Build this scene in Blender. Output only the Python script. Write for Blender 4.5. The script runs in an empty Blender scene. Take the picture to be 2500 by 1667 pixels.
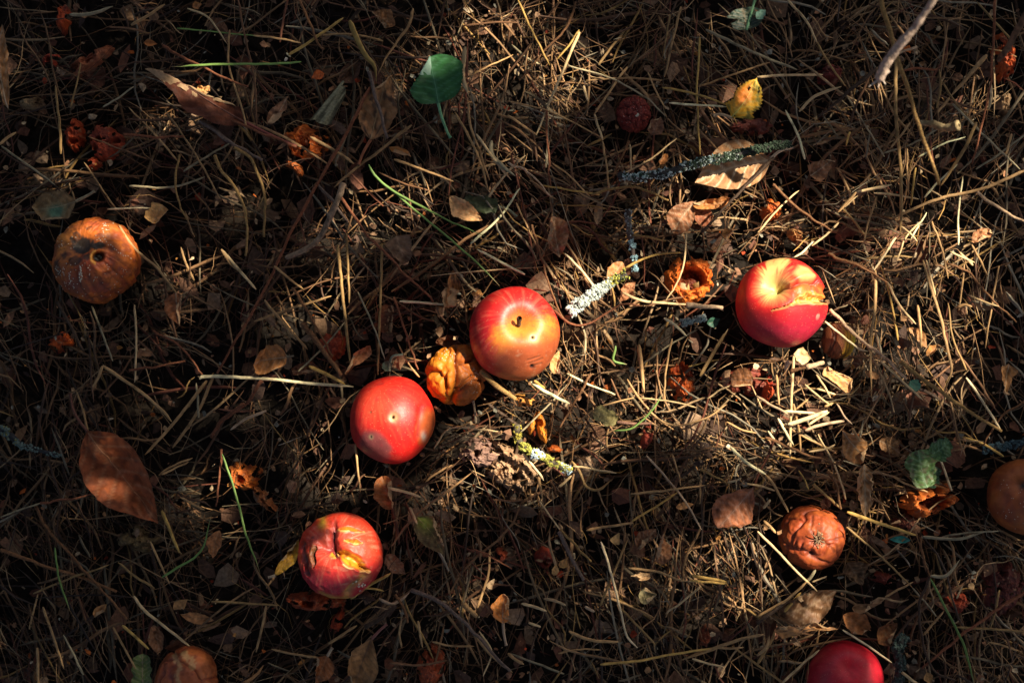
import bpy, math, random
import numpy as np

# ------------------------------------------------------------------ camera, sky, sun, exposure
PX = 0.000326            # metres on the ground per unit of the 2500 x 1667 plan used below
D = 1.20                 # camera height
SUN_AZ, SUN_EL = math.radians(35), math.radians(50)
SUN = np.array([math.cos(SUN_EL) * math.cos(SUN_AZ), math.cos(SUN_EL) * math.sin(SUN_AZ), math.sin(SUN_EL)])
scene = bpy.context.scene
C = scene.collection
cam = bpy.data.cameras.new('camera')
cam_ob = bpy.data.objects.new('camera', cam)
C.objects.link(cam_ob)
cam_ob.location = (0, 0, D)
cam.sensor_width = 36.0
cam.lens = 36.0 * D / (2500 * PX)
cam.clip_start = 0.02
cam.clip_end = 200.0
cam.dof.use_dof = True
cam.dof.focus_distance = D - 0.045
cam.dof.aperture_fstop = 3.6
scene.camera = cam_ob
world = bpy.data.worlds.new('World')
scene.world = world
world.use_nodes = True
wn = world.node_tree.nodes
sky = wn.new('ShaderNodeTexSky')
sky.sky_type = 'NISHITA'
sky.sun_disc = False
sky.sun_elevation = SUN_EL
sky.sun_rotation = math.radians(90) - SUN_AZ
sky.air_density = 0.7
sky.dust_density = 4.0
sky.ozone_density = 0.4
wn['Background'].inputs['Strength'].default_value = 0.05
world.node_tree.links.new(sky.outputs[0], wn['Background'].inputs['Color'])
sl = bpy.data.lights.new('sun', 'SUN')
sl.energy = 5.0
sl.angle = math.radians(0.5)
sl.color = (1.0, 0.90, 0.74)
sun_ob = bpy.data.objects.new('sun', sl)
C.objects.link(sun_ob)
sun_ob.location = (3, 2, 5)
from mathutils import Vector
sun_ob.rotation_euler = Vector(tuple(SUN)).to_track_quat('Z', 'Y').to_euler()
scene.view_settings.view_transform = 'Standard'
scene.view_settings.look = 'None'
scene.view_settings.exposure = 1.28
scene.view_settings.gamma = 1.0
scene.view_settings.use_curve_mapping = False

rng = np.random.default_rng(11)
random.seed(5)

# ------------------------------------------------------------------ helpers
_perm = np.random.default_rng(3).permutation(4096).astype(np.int64)
def _hash(ix, iy, iz):
    return _perm[(_perm[(_perm[ix & 4095] + iy) & 4095] + iz) & 4095] / 4095.0
def noise(p, scale=1.0, off=0.0):
    """smooth value noise, -1..1, p (...,3)"""
    q = np.asarray(p, float) * scale + off
    i = np.floor(q).astype(np.int64)
    f = q - i
    f = f * f * f * (f * (f * 6 - 15) + 10)
    out = 0
    for dx in (0, 1):
        for dy in (0, 1):
            for dz in (0, 1):
                w = (f[..., 0] if dx else 1 - f[..., 0]) * (f[..., 1] if dy else 1 - f[..., 1]) * (f[..., 2] if dz else 1 - f[..., 2])
                out = out + w * _hash(i[..., 0] + dx, i[..., 1] + dy, i[..., 2] + dz)
    return out * 2 - 1
def fbm(p, scale=1.0, off=0.0, oct=3):
    s, a, t = 0, 1.0, 0
    for k in range(oct):
        s = s + a * noise(p, scale * 2.03 ** k, off + 17.3 * k)
        t += a
        a *= 0.5
    return s / t
def ridged(p, scale=1.0, off=0.0, oct=3):
    s, a, t = 0, 1.0, 0
    for k in range(oct):
        s = s + a * (1 - np.abs(noise(p, scale * 2.03 ** k, off + 11.1 * k)) * 2)
        t += a
        a *= 0.5
    return s / t
def sstep(a, b, x):
    t = np.clip((x - a) / (b - a), 0, 1)
    return t * t * (3 - 2 * t)
def mix(a, b, t):
    t = np.asarray(t)[..., None]
    return np.asarray(a) * (1 - t) + np.asarray(b) * t
def unit(v):
    v = np.asarray(v, float)
    return v / np.maximum(np.linalg.norm(v, axis=-1, keepdims=True), 1e-12)
def cells(p, scale, off=0.0):
    """Voronoi F1, F2 distances of points p (n,3)"""
    q = np.asarray(p, float) * scale + off
    i = np.floor(q).astype(np.int64)
    f1 = np.full(q.shape[:-1], 9.0)
    f2 = f1.copy()
    for dx in (-1, 0, 1):
        for dy in (-1, 0, 1):
            for dz in (-1, 0, 1):
                a, b, c = i[..., 0] + dx, i[..., 1] + dy, i[..., 2] + dz
                pt = np.stack([a + _hash(a, b, c), b + _hash(a + 71, b, c), c + _hash(a, b + 37, c)], -1)
                d = np.linalg.norm(q - pt, axis=-1)
                f2 = np.where(d < f1, f1, np.minimum(f2, d))
                f1 = np.minimum(f1, d)
    return f1, f2

def ground_h(x, y):
    x = np.asarray(x, float)
    y = np.asarray(y, float)
    p = np.stack([x, y, x * 0], -1)
    fall = sstep(0.15, 0.75, -x * 0.7 - y * 0.7) * -0.035
    return 0.010 * fbm(p, 7.0, 3.1, 3) + fall + 0.0065 * fbm(p, 34.0, 9.0, 2)
def at(px, py, z=0.0):
    k = PX * (D - z) / D
    return (px - 1250) * k, (833.5 - py) * k
def ground_at(px, py):
    x, y = at(px, py, 0.03)
    return float(ground_h(x, y))

def mesh_obj(name, V, F, mat, col=None, parent=None, smooth=True, rough=None):
    V = np.asarray(V, np.float32)
    F = np.asarray(F, np.int32)
    me = bpy.data.meshes.new(name)
    n, k = F.shape
    me.vertices.add(len(V))
    me.vertices.foreach_set('co', V.ravel())
    me.loops.add(n * k)
    me.loops.foreach_set('vertex_index', F.ravel())
    me.polygons.add(n)
    me.polygons.foreach_set('loop_start', np.arange(0, n * k, k, dtype=np.int32))
    me.polygons.foreach_set('use_smooth', np.full(n, smooth))
    me.update(calc_edges=True)
    if col is not None:
        a = me.color_attributes.new('Col', 'FLOAT_COLOR', 'POINT')
        c4 = np.ones((len(V), 4), np.float32)
        c4[:, :3] = np.clip(col, 0, 1)
        a.data.foreach_set('color', c4.ravel())
    me.materials.append(mat)
    o = bpy.data.objects.new(name, me)
    C.objects.link(o)
    if parent is not None:
        o.parent = parent
    return o
def thing(name, label, cat, loc=(0, 0, 0), group=None):
    o = bpy.data.objects.new(name, None)
    o.empty_display_size = 0.01
    C.objects.link(o)
    o.location = loc
    tag(o, label, cat, group)
    return o
def tag(o, label, cat, group=None):
    o['label'] = label
    o['category'] = cat
    if group:
        o['group'] = group
    return o

def surface(name, rough=0.6, spec=0.3, tint=None, back=None, vari=0.25, nscale=300, bump=0.3, bscale=900, stretch=None, coat=0.0, sss=0.0, transl=0.0, speck=None, rvar=0.12):
    """one procedural material: object's own colour attribute, grain, bump, uneven gloss"""
    m = bpy.data.materials.new(name)
    m.use_nodes = True
    nt = m.node_tree
    N, L = nt.nodes, nt.links
    b = N['Principled BSDF']
    tc = N.new('ShaderNodeTexCoord')
    src = tc.outputs['Object']
    if stretch:
        mp = N.new('ShaderNodeMapping')
        mp.inputs['Scale'].default_value = stretch
        L.new(src, mp.inputs['Vector'])
        src = mp.outputs[0]
    n1 = N.new('ShaderNodeTexNoise')
    n1.inputs['Scale'].default_value = nscale
    n1.inputs['Detail'].default_value = 4
    L.new(src, n1.inputs['Vector'])
    if tint is None:
        at_ = N.new('ShaderNodeAttribute')
        at_.attribute_name = 'Col'
        col = at_.outputs['Color']
    else:
        r = N.new('ShaderNodeRGB')
        r.outputs[0].default_value = (*tint, 1)
        col = r.outputs[0]
    if back:
        ge = N.new('ShaderNodeNewGeometry')
        mb = N.new('ShaderNodeMix')
        mb.data_type = 'RGBA'
        hs = N.new('ShaderNodeMix')
        hs.data_type = 'RGBA'
        hs.inputs[0].default_value = back[3]
        L.new(col, hs.inputs[6])
        hs.inputs[7].default_value = (*back[:3], 1)
        L.new(ge.outputs['Backfacing'], mb.inputs[0])
        L.new(col, mb.inputs[6])
        L.new(hs.outputs[2], mb.inputs[7])
        col = mb.outputs[2]
    mr = N.new('ShaderNodeMapRange')
    mr.inputs[1].default_value = 0.3
    mr.inputs[2].default_value = 0.7
    mr.inputs[3].default_value = 1 - vari
    mr.inputs[4].default_value = 1 + vari
    L.new(n1.outputs[0], mr.inputs[0])
    vm = N.new('ShaderNodeVectorMath')
    vm.operation = 'SCALE'
    L.new(col, vm.inputs[0])
    L.new(mr.outputs[0], vm.inputs['Scale'])
    col = vm.outputs[0]
    if speck:
        vo = N.new('ShaderNodeTexVoronoi')
        vo.inputs['Scale'].default_value = speck[0]
        L.new(tc.outputs['Object'], vo.inputs['Vector'])
        lt = N.new('ShaderNodeMapRange')
        lt.inputs[1].default_value = speck[1]
        lt.inputs[2].default_value = speck[1] * 0.5
        lt.inputs[3].default_value = 0
        lt.inputs[4].default_value = speck[2]
        L.new(vo.outputs['Distance'], lt.inputs[0])
        sm = N.new('ShaderNodeMix')
        sm.data_type = 'RGBA'
        L.new(lt.outputs[0], sm.inputs[0])
        L.new(col, sm.inputs[6])
        sm.inputs[7].default_value = (*speck[3], 1)
        col = sm.outputs[2]
    L.new(col, b.inputs['Base Color'])
    n2 = N.new('ShaderNodeTexNoise')
    n2.inputs['Scale'].default_value = bscale
    n2.inputs['Detail'].default_value = 5
    L.new(src, n2.inputs['Vector'])
    if bump:
        bp = N.new('ShaderNodeBump')
        bp.inputs['Strength'].default_value = bump
        bp.inputs['Distance'].default_value = 0.001
        L.new(n2.outputs[0], bp.inputs['Height'])
        L.new(bp.outputs[0], b.inputs['Normal'])
    rr = N.new('ShaderNodeMapRange')
    rr.inputs[3].default_value = max(0.05, rough - rvar)
    rr.inputs[4].default_value = min(1, rough + rvar)
    L.new(n2.outputs[0], rr.inputs[0])
    L.new(rr.outputs[0], b.inputs['Roughness'])
    b.inputs['Specular IOR Level'].default_value = spec
    if coat:
        b.inputs['Coat Weight'].default_value = coat
        b.inputs['Coat Roughness'].default_value = 0.25
    if sss:
        b.inputs['Subsurface Weight'].default_value = sss
        b.inputs['Subsurface Radius'].default_value = (0.004, 0.0015, 0.0006)
    if transl:
        tr = N.new('ShaderNodeBsdfTranslucent')
        ms = N.new('ShaderNodeMixShader')
        ms.inputs[0].default_value = transl
        L.new(col, tr.inputs['Color'])
        L.new(b.outputs[0], ms.inputs[1])
        L.new(tr.outputs[0], ms.inputs[2])
        L.new(ms.outputs[0], N['Material Output'].inputs['Surface'])
    return m

M = {}
M['skin'] = surface('apple_skin', 0.46, 0.42, vari=0.16, nscale=160, bump=0.12, bscale=500, speck=(480, 0.16, 0.42, (0.80, 0.42, 0.22)), rvar=0.08)
M['rotten'] = surface('rotten_skin', 0.55, 0.4, vari=0.22, nscale=130, bump=0.35, bscale=420)
M['flesh'] = surface('rotten_flesh', 0.6, 0.35, vari=0.3, nscale=350, bump=0.7, bscale=700)
M['leaf'] = surface('dead_leaf', 0.62, 0.3, vari=0.30, nscale=220, bump=0.6, bscale=420, back=(0.62, 0.40, 0.20, 0.7), transl=0.12)
M['greenleaf'] = surface('green_leaf', 0.5, 0.35, vari=0.15, nscale=180, bump=0.2, bscale=450, back=(0.34, 0.50, 0.36, 0.8), transl=0.12)
M['straw'] = surface('dry_straw', 0.6, 0.3, vari=0.28, nscale=260, bump=0.3, bscale=900)
M['twig'] = surface('twig_bark', 0.8, 0.2, vari=0.35, nscale=500, bump=0.8, bscale=700)
M['grass'] = surface('green_grass', 0.5, 0.35, vari=0.15, nscale=200, bump=0.1, transl=0.1)
M['lichen'] = surface('lichen', 0.9, 0.1, vari=0.3, nscale=700, bump=0.8, bscale=1200)
M['mould'] = surface('mould', 0.9, 0.1, tint=(0.62, 0.55, 0.42), vari=0.3, nscale=700, bump=0.3)
M['debris'] = surface('plant_debris', 0.75, 0.2, vari=0.35, nscale=400, bump=0.5, bscale=900)
M['soil'] = surface('dark_soil', 0.95, 0.1, vari=0.5, nscale=160, bump=1.0, bscale=420)
M['canopy'] = surface('tree_leaf', 0.6, 0.3, tint=(0.05, 0.09, 0.025), vari=0.3, nscale=12, bump=0)
M['bark'] = surface('tree_bark', 0.9, 0.15, tint=(0.10, 0.075, 0.055), vari=0.4, nscale=20, bump=0.8, bscale=40)

def tubes(P, R, sides=3, flat=1.0, roll=None, caps=True):
    """P (N,K,3) paths, R (N,K) radii -> verts, quads (index), strand id per vertex"""
    P = np.asarray(P, float)
    R = np.asarray(R, float)
    N, K = P.shape[:2]
    T = np.empty_like(P)
    T[:, 1:-1] = P[:, 2:] - P[:, :-2]
    T[:, 0] = P[:, 1] - P[:, 0]
    T[:, -1] = P[:, -1] - P[:, -2]
    T = unit(T)
    up = np.zeros_like(T)
    up[..., 2] = 1
    up = np.where(np.abs(T[..., 2:3]) > 0.95, np.array([1.0, 0, 0]), up)
    S = unit(np.cross(T, up))
    U = np.cross(S, T)
    if roll is not None:
        c, s = np.cos(roll)[..., None], np.sin(roll)[..., None]
        if c.ndim == 2:
            c, s = c[:, None], s[:, None]
        S, U = S * c + U * s, U * c - S * s
    th = np.arange(sides) * 2 * math.pi / sides + 0.5
    fl = np.broadcast_to(np.asarray(flat, float).reshape(-1, 1, 1, 1), (N, 1, 1, 1))
    V = P[:, :, None] + R[:, :, None, None] * (np.cos(th)[None, None, :, None] * S[:, :, None] + fl * np.sin(th)[None, None, :, None] * U[:, :, None])
    V = V.reshape(-1, 3)
    n = np.arange(N)[:, None, None] * K * sides
    k = np.arange(K - 1)[None, :, None] * sides
    j = np.arange(sides)[None, None, :]
    j2 = (j + 1) % sides
    F = np.stack(np.broadcast_arrays(n + k + j, n + k + j2, n + k + sides + j2, n + k + sides + j), -1).reshape(-1, 4)
    if caps and sides in (3, 4):
        a = np.arange(N)[:, None] * K * sides
        c0 = a + np.array([0, 1, 2, 3 if sides == 4 else 2])
    return V, F
def catmull(pts, n):
    p = np.asarray(pts, float)
    if len(p) == 2:
        return p[0] + (p[1] - p[0]) * np.linspace(0, 1, n)[:, None]
    q = np.vstack([2 * p[0] - p[1], p, 2 * p[-1] - p[-2]])
    d = np.r_[0, np.cumsum(np.linalg.norm(np.diff(p, axis=0), axis=1))]
    u = np.linspace(0, d[-1], n)
    out = []
    for t in u:
        i = min(np.searchsorted(d, t, 'right') - 1, len(p) - 2)
        f = (t - d[i]) / max(d[i + 1] - d[i], 1e-9)
        a, b, c, e = q[i], q[i + 1], q[i + 2], q[i + 3]
        out.append(0.5 * (2 * b + (c - a) * f + (2 * a - 5 * b + 4 * c - e) * f * f + (3 * b - a - 3 * c + e) * f ** 3))
    return np.array(out)

ZONES = []      # (x, y, a, b, rot, ztop, strength): places where loose litter stays below or away from a thing
def zone(px, py, rx, ry, rot, ztop, hard=0.85):
    x, y = at(px, py, max(ztop, 0.0))
    ZONES.append((x, y, rx * PX, ry * PX, math.radians(rot), ztop, hard))
# ------------------------------------------------------------------ ground
def build_ground():
    xs = np.linspace(-0.62, 0.62, 330)
    ys = np.linspace(-0.46, 0.46, 250)
    far = np.array([0.9, 1.6, 3.0, 7.0, 25.0, 60.0])
    xs = np.r_[-far[::-1], xs, far]
    ys = np.r_[-far[::-1], ys, far]
    X, Y = np.meshgrid(xs, ys, indexing='ij')
    p = np.stack([X, Y, X * 0], -1)
    near = 1 - sstep(0.6, 1.6, np.maximum(np.abs(X), np.abs(Y)))
    Z = ground_h(X, Y) * np.maximum(near, 0.15) + near * (0.0035 * fbm(p, 150, 2, 2) + 0.004 * ridged(p, 60, 5, 2)) - 0.022
    n, m = X.shape
    I = np.arange(n * m).reshape(n, m)
    F = np.stack([I[:-1, :-1], I[1:, :-1], I[1:, 1:], I[:-1, 1:]], -1).reshape(-1, 4)
    t = 0.5 + 0.5 * fbm(p, 30, 8, 3)
    col = mix((0.007, 0.006, 0.005), (0.030, 0.021, 0.014), t.ravel())
    o = mesh_obj('ground', np.stack([X, Y, Z], -1).reshape(-1, 3), F, M['soil'], col)
    o['kind'] = 'structure'
build_ground()

# ------------------------------------------------------------------ unseen orchard tree, its crown gaps shaped to dapple the light
LIGHT = [  # sun pools the crown gaps are shaped for: x, y, rx, ry, share of sun that gets through
    (1930, 730, 170, 150, 1.0), (1900, 1010, 190, 120, 1.0), (2200, 760, 250, 200, .7), (2400, 620, 110, 130, .6),
    (2060, 530, 260, 110, .6), (1290, 790, 125, 105, 1.0), (1480, 700, 150, 120, .55), (1690, 680, 85, 75, .95),
    (1665, 935, 60, 70, .95), (1480, 960, 230, 140, .5), (1300, 1060, 110, 70, .8), (970, 1005, 100, 90, 1.0),
    (1080, 900, 50, 60, .6), (850, 1325, 85, 75, .95), (1220, 1110, 120, 90, .6), (1330, 150, 190, 120, .4),
    (1340, 360, 160, 110, .25), (1050, 190, 60, 60, .3), (480, 205, 100, 55, .9), (1985, 1300, 85, 70, .65),
    (2100, 1150, 75, 100, .5), (1500, 1220, 300, 110, .28), (1720, 1400, 230, 130, .22), (610, 1170, 60, 60, .7),
    (1225, 1480, 50, 60, .5), (720, 925, 150, 45, .5), (1140, 510, 70, 50, .6), (1820, 240, 60, 70, .5),
    (1780, 425, 110, 60, .3), (655, 880, 60, 50, .35), (385, 520, 45, 35, .4), (215, 600, 90, 80, .45),
    (1010, 500, 190, 80, .3), (2280, 1225, 70, 45, .8), (1990, 1520, 90, 40, .3), (2250, 940, 200, 120, .4),
    (1400, 480, 100, 80, .35), (950, 260, 60, 90, .3), (2450, 170, 50, 80, .6), (740, 340, 60, 60, .6), (300, 1150, 80, 60, .15), (200, 340, 70, 60, .3),
    (880, 1620, 60, 60, .2), (2080, 1640, 70, 70, .25), (1660, 1190, 120, 60, .3), (1100, 60, 60, 60, .2), (600, 60, 200, 50, .15),
    (880, 620, 150, 150, .15), (950, 930, 40, 40, .4),
    (1765, 425, 145, 85, .9), (1215, 850, 130, 105, 1.0), (900, 1050, 110, 105, 1.0), (785, 1375, 95, 85, .9), (1865, 780, 110, 90, 1.0), (1935, 1335, 80, 70, .9), (185, 640, 95, 85, .45), (1310, 1095, 120, 85, .95), (2030, 855, 75, 65, 1.0), (1060, 930, 60, 60, .9), (1870, 480, 60, 90, .8), (2350, 420, 120, 90, .45), (1230, 560, 90, 60, .3), (700, 250, 90, 60, .25),
]
def sun_share(x, y):
    L = np.full(np.shape(x), 0.022)
    for (px, py, rx, ry, v) in LIGHT:
        gx, gy = at(px, py, 0.04)
        d = ((x - gx) / (rx * PX)) ** 2 + ((y - gy) / (ry * PX)) ** 2
        f = v * (1 - sstep(0.7, 1.6, d))
        if v < .85:      # weaker pools broken up by noise
            f = f * (.25 + 1.9 * sstep(-.35, .35, noise(np.stack([x, y, x * 0], -1), 34, 2.2)))
        L = np.maximum(L, np.minimum(f, 1))
    p = np.stack([x, y, x * 0], -1)
    far = sstep(0.40, 0.55, np.maximum(np.abs(x), np.abs(y) * 1.45))
    L = L * (1 - far) + far * np.clip(0.12 + 0.9 * noise(p, 7, 4.4), 0.03, 0.8)
    return L
def build_tree():
    n = 15000
    gx = rng.uniform(-0.85, 0.85, n)
    gy = rng.uniform(-0.72, 0.72, n)
    H = rng.uniform(1.45, 1.8, n)
    lai = 4.2
    keep = rng.random(n) < np.clip(-np.log(np.clip(sun_share(gx, gy), 0.012, 0.995)) / lai, 0, 1)
    gx, gy, H = gx[keep], gy[keep], H[keep]
    # leaves of about 5 cm facing mostly upwards to the light
    cx = gx + (H - 0.04) / SUN[2] * SUN[0]
    cy = gy + (H - 0.04) / SUN[2] * SUN[1]
    n2 = 9000     # the rest of the crown, round the part that shades the spot
    a = rng.uniform(0, 2 * math.pi, n2)
    r = rng.uniform(0.0, 1.0, n2) ** 0.5 * 1.5
    ox, oy, oz = 2.0 + r * np.cos(a), 1.4 + r * np.sin(a), 1.75 + rng.uniform(0, 1.1, n2)
    tx, ty = ox - oz / SUN[2] * SUN[0], oy - oz / SUN[2] * SUN[1]
    k2 = (np.abs(tx) > 0.9) | (np.abs(ty) > 0.76)
    k2 &= np.hypot(ox, oy) > 0.9
    n3 = 12500     # boughs added over the spot to cut sky light, clear of the sun's path
    a3 = rng.uniform(0, 2 * math.pi, n3)
    r3 = rng.uniform(0, 1, n3) ** .5 * 2.0
    sx, sy, sz = r3 * np.cos(a3) - .3, r3 * np.sin(a3) - .2, rng.uniform(2.0, 3.0, n3)
    tx, ty = sx - sz / SUN[2] * SUN[0], sy - sz / SUN[2] * SUN[1]
    k3 = (np.abs(tx) > 0.95) | (np.abs(ty) > 0.8)
    sx, sy, sz = sx[k3], sy[k3], sz[k3]
    ox, oy, oz, k2 = np.r_[ox[k2], sx], np.r_[oy[k2], sy], np.r_[oz[k2], sz], np.ones(k2.sum() + len(sx), bool)
    c = np.stack([np.r_[cx, ox[k2]], np.r_[cy, oy[k2]], np.r_[H, oz[k2]]], -1)
    n = len(c)
    ln = np.r_[rng.uniform(0.014, 0.027, len(cx)), rng.uniform(0.035, 0.06, k2.sum())]
    th = rng.uniform(0, 2 * math.pi, n)
    nrm = unit(SUN + rng.normal(0, 0.35, (n, 3)))
    u = unit(np.cross(nrm, np.stack([np.cos(th), np.sin(th), th * 0], -1)))
    v = np.cross(nrm, u)
    shape = [(-1, 0), (-0.35, 0.6), (0.4, 0.55), (1, 0), (0.4, -0.55), (-0.35, -0.6)]
    V = np.stack([c + (ln * s)[:, None] * u + (ln * t)[:, None] * v + (ln * 0.15 * abs(t))[:, None] * nrm for s, t in shape], 1).reshape(-1, 3)
    b = np.arange(n)[:, None] * 6
    F = np.concatenate([b + [0, 1, 2, 3], b + [0, 3, 4, 5]])
    tree = thing('apple_tree', 'unseen old apple tree over the litter, its crown gaps shaped to throw the sun pools', 'tree', (2.55, 1.8, 0))
    o = mesh_obj('crown', V - np.array([2.55, 1.8, 0]), F, M['canopy'], None, tree)
    def limb(name, pts, r0, r1):
        p = catmull(pts, 14)
        rr = np.linspace(r0, r1, 14) * (1 + 0.08 * rng.normal(size=14))
        V, F = tubes(p[None], rr[None], 10)
        mesh_obj(name, V, F, M['bark'], None, tree)
    limb('trunk', [(0, 0, -0.05), (0.03, 0.02, 0.6), (-0.03, 0.05, 1.2), (-0.05, 0, 1.7)], 0.16, 0.11)
    limb('limb', [(-0.05, 0, 1.65), (-0.1, 0.4, 2.1), (0.1, 1.0, 2.8)], 0.09, 0.02)
    limb('limb', [(-0.05, 0, 1.65), (-1.35, 0.85, 2.5), (-2.95, -0.1, 2.7), (-3.95, -1.4, 2.7)], 0.08, 0.015)  # this limb and the next carry the added boughs, routed clear of the sun
    limb('limb', [(-0.05, 0, 1.65), (0.35, -1.2, 2.4), (-0.95, -2.4, 2.7), (-2.85, -2.8, 2.7)], 0.07, 0.012)
    limb('limb', [(-0.05, 0, 1.65), (0.4, -0.1, 2.2), (1.0, 0.1, 2.9)], 0.09, 0.02)
    limb('limb', [(-0.05, 0, 1.6), (0.1, -0.5, 2.1), (-0.1, -1.1, 2.8)], 0.08, 0.02)
build_tree()

# ------------------------------------------------------------------ apples
def ball(n):
    """cube-sphere directions and quads"""
    g = np.tan(np.linspace(-1, 1, n + 1) * math.pi / 4)
    A, B = np.meshgrid(g, g, indexing='ij')
    one = np.ones_like(A)
    fs = [(A, B, one), (-A, B, -one), (one, A, B), (-one, -A, B), (-A, one, B), (A, -one, B)]
    V, F, off = [], [], 0
    for f in fs:
        V.append(unit(np.stack(f, -1).reshape(-1, 3)))
        I = off + np.arange((n + 1) ** 2).reshape(n + 1, n + 1)
        F.append(np.stack([I[:-1, :-1], I[1:, :-1], I[1:, 1:], I[:-1, 1:]], -1).reshape(-1, 4))
        off += (n + 1) ** 2
    V = np.concatenate(V)
    F = np.concatenate(F)
    _, first, inv = np.unique(np.round(V, 5), axis=0, return_index=True, return_inverse=True)
    return V[first], inv.ravel()[F]
BALL = ball(84)
BALL_S = ball(56)

def dist_line(u, v, pts):
    """distance to a polyline in the (u, v) plane, and the position 0..1 along it"""
    best = np.full(u.shape, 9.0)
    tt = np.zeros(u.shape)
    pts = np.asarray(pts, float)
    L = np.r_[0, np.cumsum(np.linalg.norm(np.diff(pts, axis=0), axis=1))]
    side = np.zeros(u.shape)
    for i in range(len(pts) - 1):
        a, d = pts[i], pts[i + 1] - pts[i]
        t = np.clip(((u - a[0]) * d[0] + (v - a[1]) * d[1]) / (d @ d), 0, 1)
        dx, dy = u - a[0] - t * d[0], v - a[1] - t * d[1]
        r = np.hypot(dx, dy)
        k = r < best
        best = np.where(k, r, best)
        side = np.where(k, np.sign(d[0] * dy - d[1] * dx), side)
        tt = np.where(k, (L[i] + t * (L[i + 1] - L[i])) / L[-1], tt)
    return best, tt, side
def gs(u, v, cu, cv, r, r2=None, rot=0):
    r2 = r2 or r
    c, s = math.cos(rot), math.sin(rot)
    a, b = (u - cu) * c + (v - cv) * s, -(u - cu) * s + (v - cv) * c
    return np.exp(-((a / r) ** 2 + (b / r2) ** 2))
def body(axis, dirs, top=0.30, bot=0.16, tw=0.36, bw=0.30, waist=0.05, lobes=0.012):
    ax = unit(axis)
    ca = np.clip(dirs @ ax, -1, 1)
    th = np.arccos(ca)
    r = 1 - top * np.exp(-(th / tw) ** 2) - bot * np.exp(-((math.pi - th) / bw) ** 2) - waist * sstep(1.2, 3.0, th) * 0.8
    e1 = unit(np.cross(ax, [0.3, 0.5, 0.2]))
    e2 = np.cross(ax, e1)
    ph = np.arctan2(dirs @ e2, dirs @ e1)
    return r * (1 + lobes * np.cos(5 * ph) * np.sin(th)), th, ph

def fruit(name, label, cx, cy, rx, ry, rad_fn, mat, sunk=0.006, small=False, group=None, cat='apple', squash=1.0, lift=None):
    """rad_fn(dirs) -> radius factor, colour; placed resting in the litter"""
    dirs, F = BALL_S if small else BALL
    f, col = rad_fn(dirs)
    zc = 0.04
    for _ in range(3):
        R = 0.5 * (rx + ry) * PX * (D - zc) / D
        zc = ground_at(cx, cy) - sunk + R * squash + 0.004 if lift is None else lift
    x, y = at(cx, cy, zc)
    k = PX * (D - zc) / D
    V = dirs * f[:, None] * np.array([rx * k, ry * k, R * squash])
    root = thing(name, label, cat, (x, y, zc - R * squash), group)
    V[:, 2] += R * squash
    o = mesh_obj('skin' if mat is M['skin'] else 'flesh', V, F, mat, col, root)
    ZONES.append((x, y, rx * k * 0.99, ry * k * 0.99, 0.0, zc - R * squash * 0.7, 2.0))
    root['_c'] = 0
    del root['_c']
    return root, (rx * k, ry * k, R * squash)
def surf_point(rad_fn, scale, u, v, lift=0.0):
    d = unit(np.array([[u, v, math.sqrt(max(1e-4, 1 - u * u - v * v))]]))
    f, _ = rad_fn(d)
    p = d[0] * (f[0] + lift) * np.array(scale)
    p[2] += scale[2]
    return p
def stem(root, p0, pts, r, col=(0.09, 0.05, 0.03), name='stalk'):
    p = np.array([p0] + [tuple(np.array(p0) + np.array(q)) for q in pts])
    P = catmull(p, 8)
    rr = r * np.array([1.3, 1.0, .9, .85, .9, 1.0, 1.3, 1.1])
    V, F = tubes(P[None], rr[None], 7)
    V = np.vstack([V, P[-1] + [0, 0, r * 0.3]])
    n = len(V) - 1
    cap = np.array([[n - 7 + i, n - 7 + (i + 1) % 7, n, n] for i in range(7)])
    F = np.vstack([F, cap[:, [0, 1, 2, 2]]]) if False else F
    V = V[:-1]
    mesh_obj(name, V, F, M['twig'], np.tile(col, (len(V), 1)), root)
def dots(root, rad_fn, scale, spots, r0, name='mould', mat=None, col=None):
    """little raised tufts sitting on a fruit"""
    pts = []
    for (u, v, s) in spots:
        if u * u + v * v < 0.93:
            pts.append((surf_point(rad_fn, scale, u, v, 0.0), s))
    base = np.array([(1, 0, 0), (0, 1, 0), (-1, 0, 0), (0, -1, 0), (0, 0, 1.0), (0, 0, -1.0)])
    fc = np.array([(0, 1, 4), (1, 2, 4), (2, 3, 4), (3, 0, 4), (1, 0, 5), (2, 1, 5), (3, 2, 5), (0, 3, 5)])
    V, F = [], []
    for i, (p, s) in enumerate(pts):
        V.append(p + base * r0 * s * rng.uniform(0.6, 1.4, (6, 1)))
        F.append(fc + 6 * i)
    o = mesh_obj(name, np.vstack(V), np.vstack(F), mat or M['mould'], col, root, smooth=False)
    o['kind'] = 'stuff'
RED, DEEP, GOLD, YEL = (0.54, 0.014, 0.012), (0.30, 0.010, 0.016), (0.62, 0.27, 0.045), (0.74, 0.50, 0.12)
def streaks(d, th, ph, off):
    return noise(np.stack([np.cos(ph) * 9, np.sin(ph) * 9, th * 1.6], -1), 1.6, off) * 0.6 + noise(np.stack([np.cos(ph) * 22, np.sin(ph) * 22, th * 2.2], -1), 1.5, off + 5) * 0.4

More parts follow.
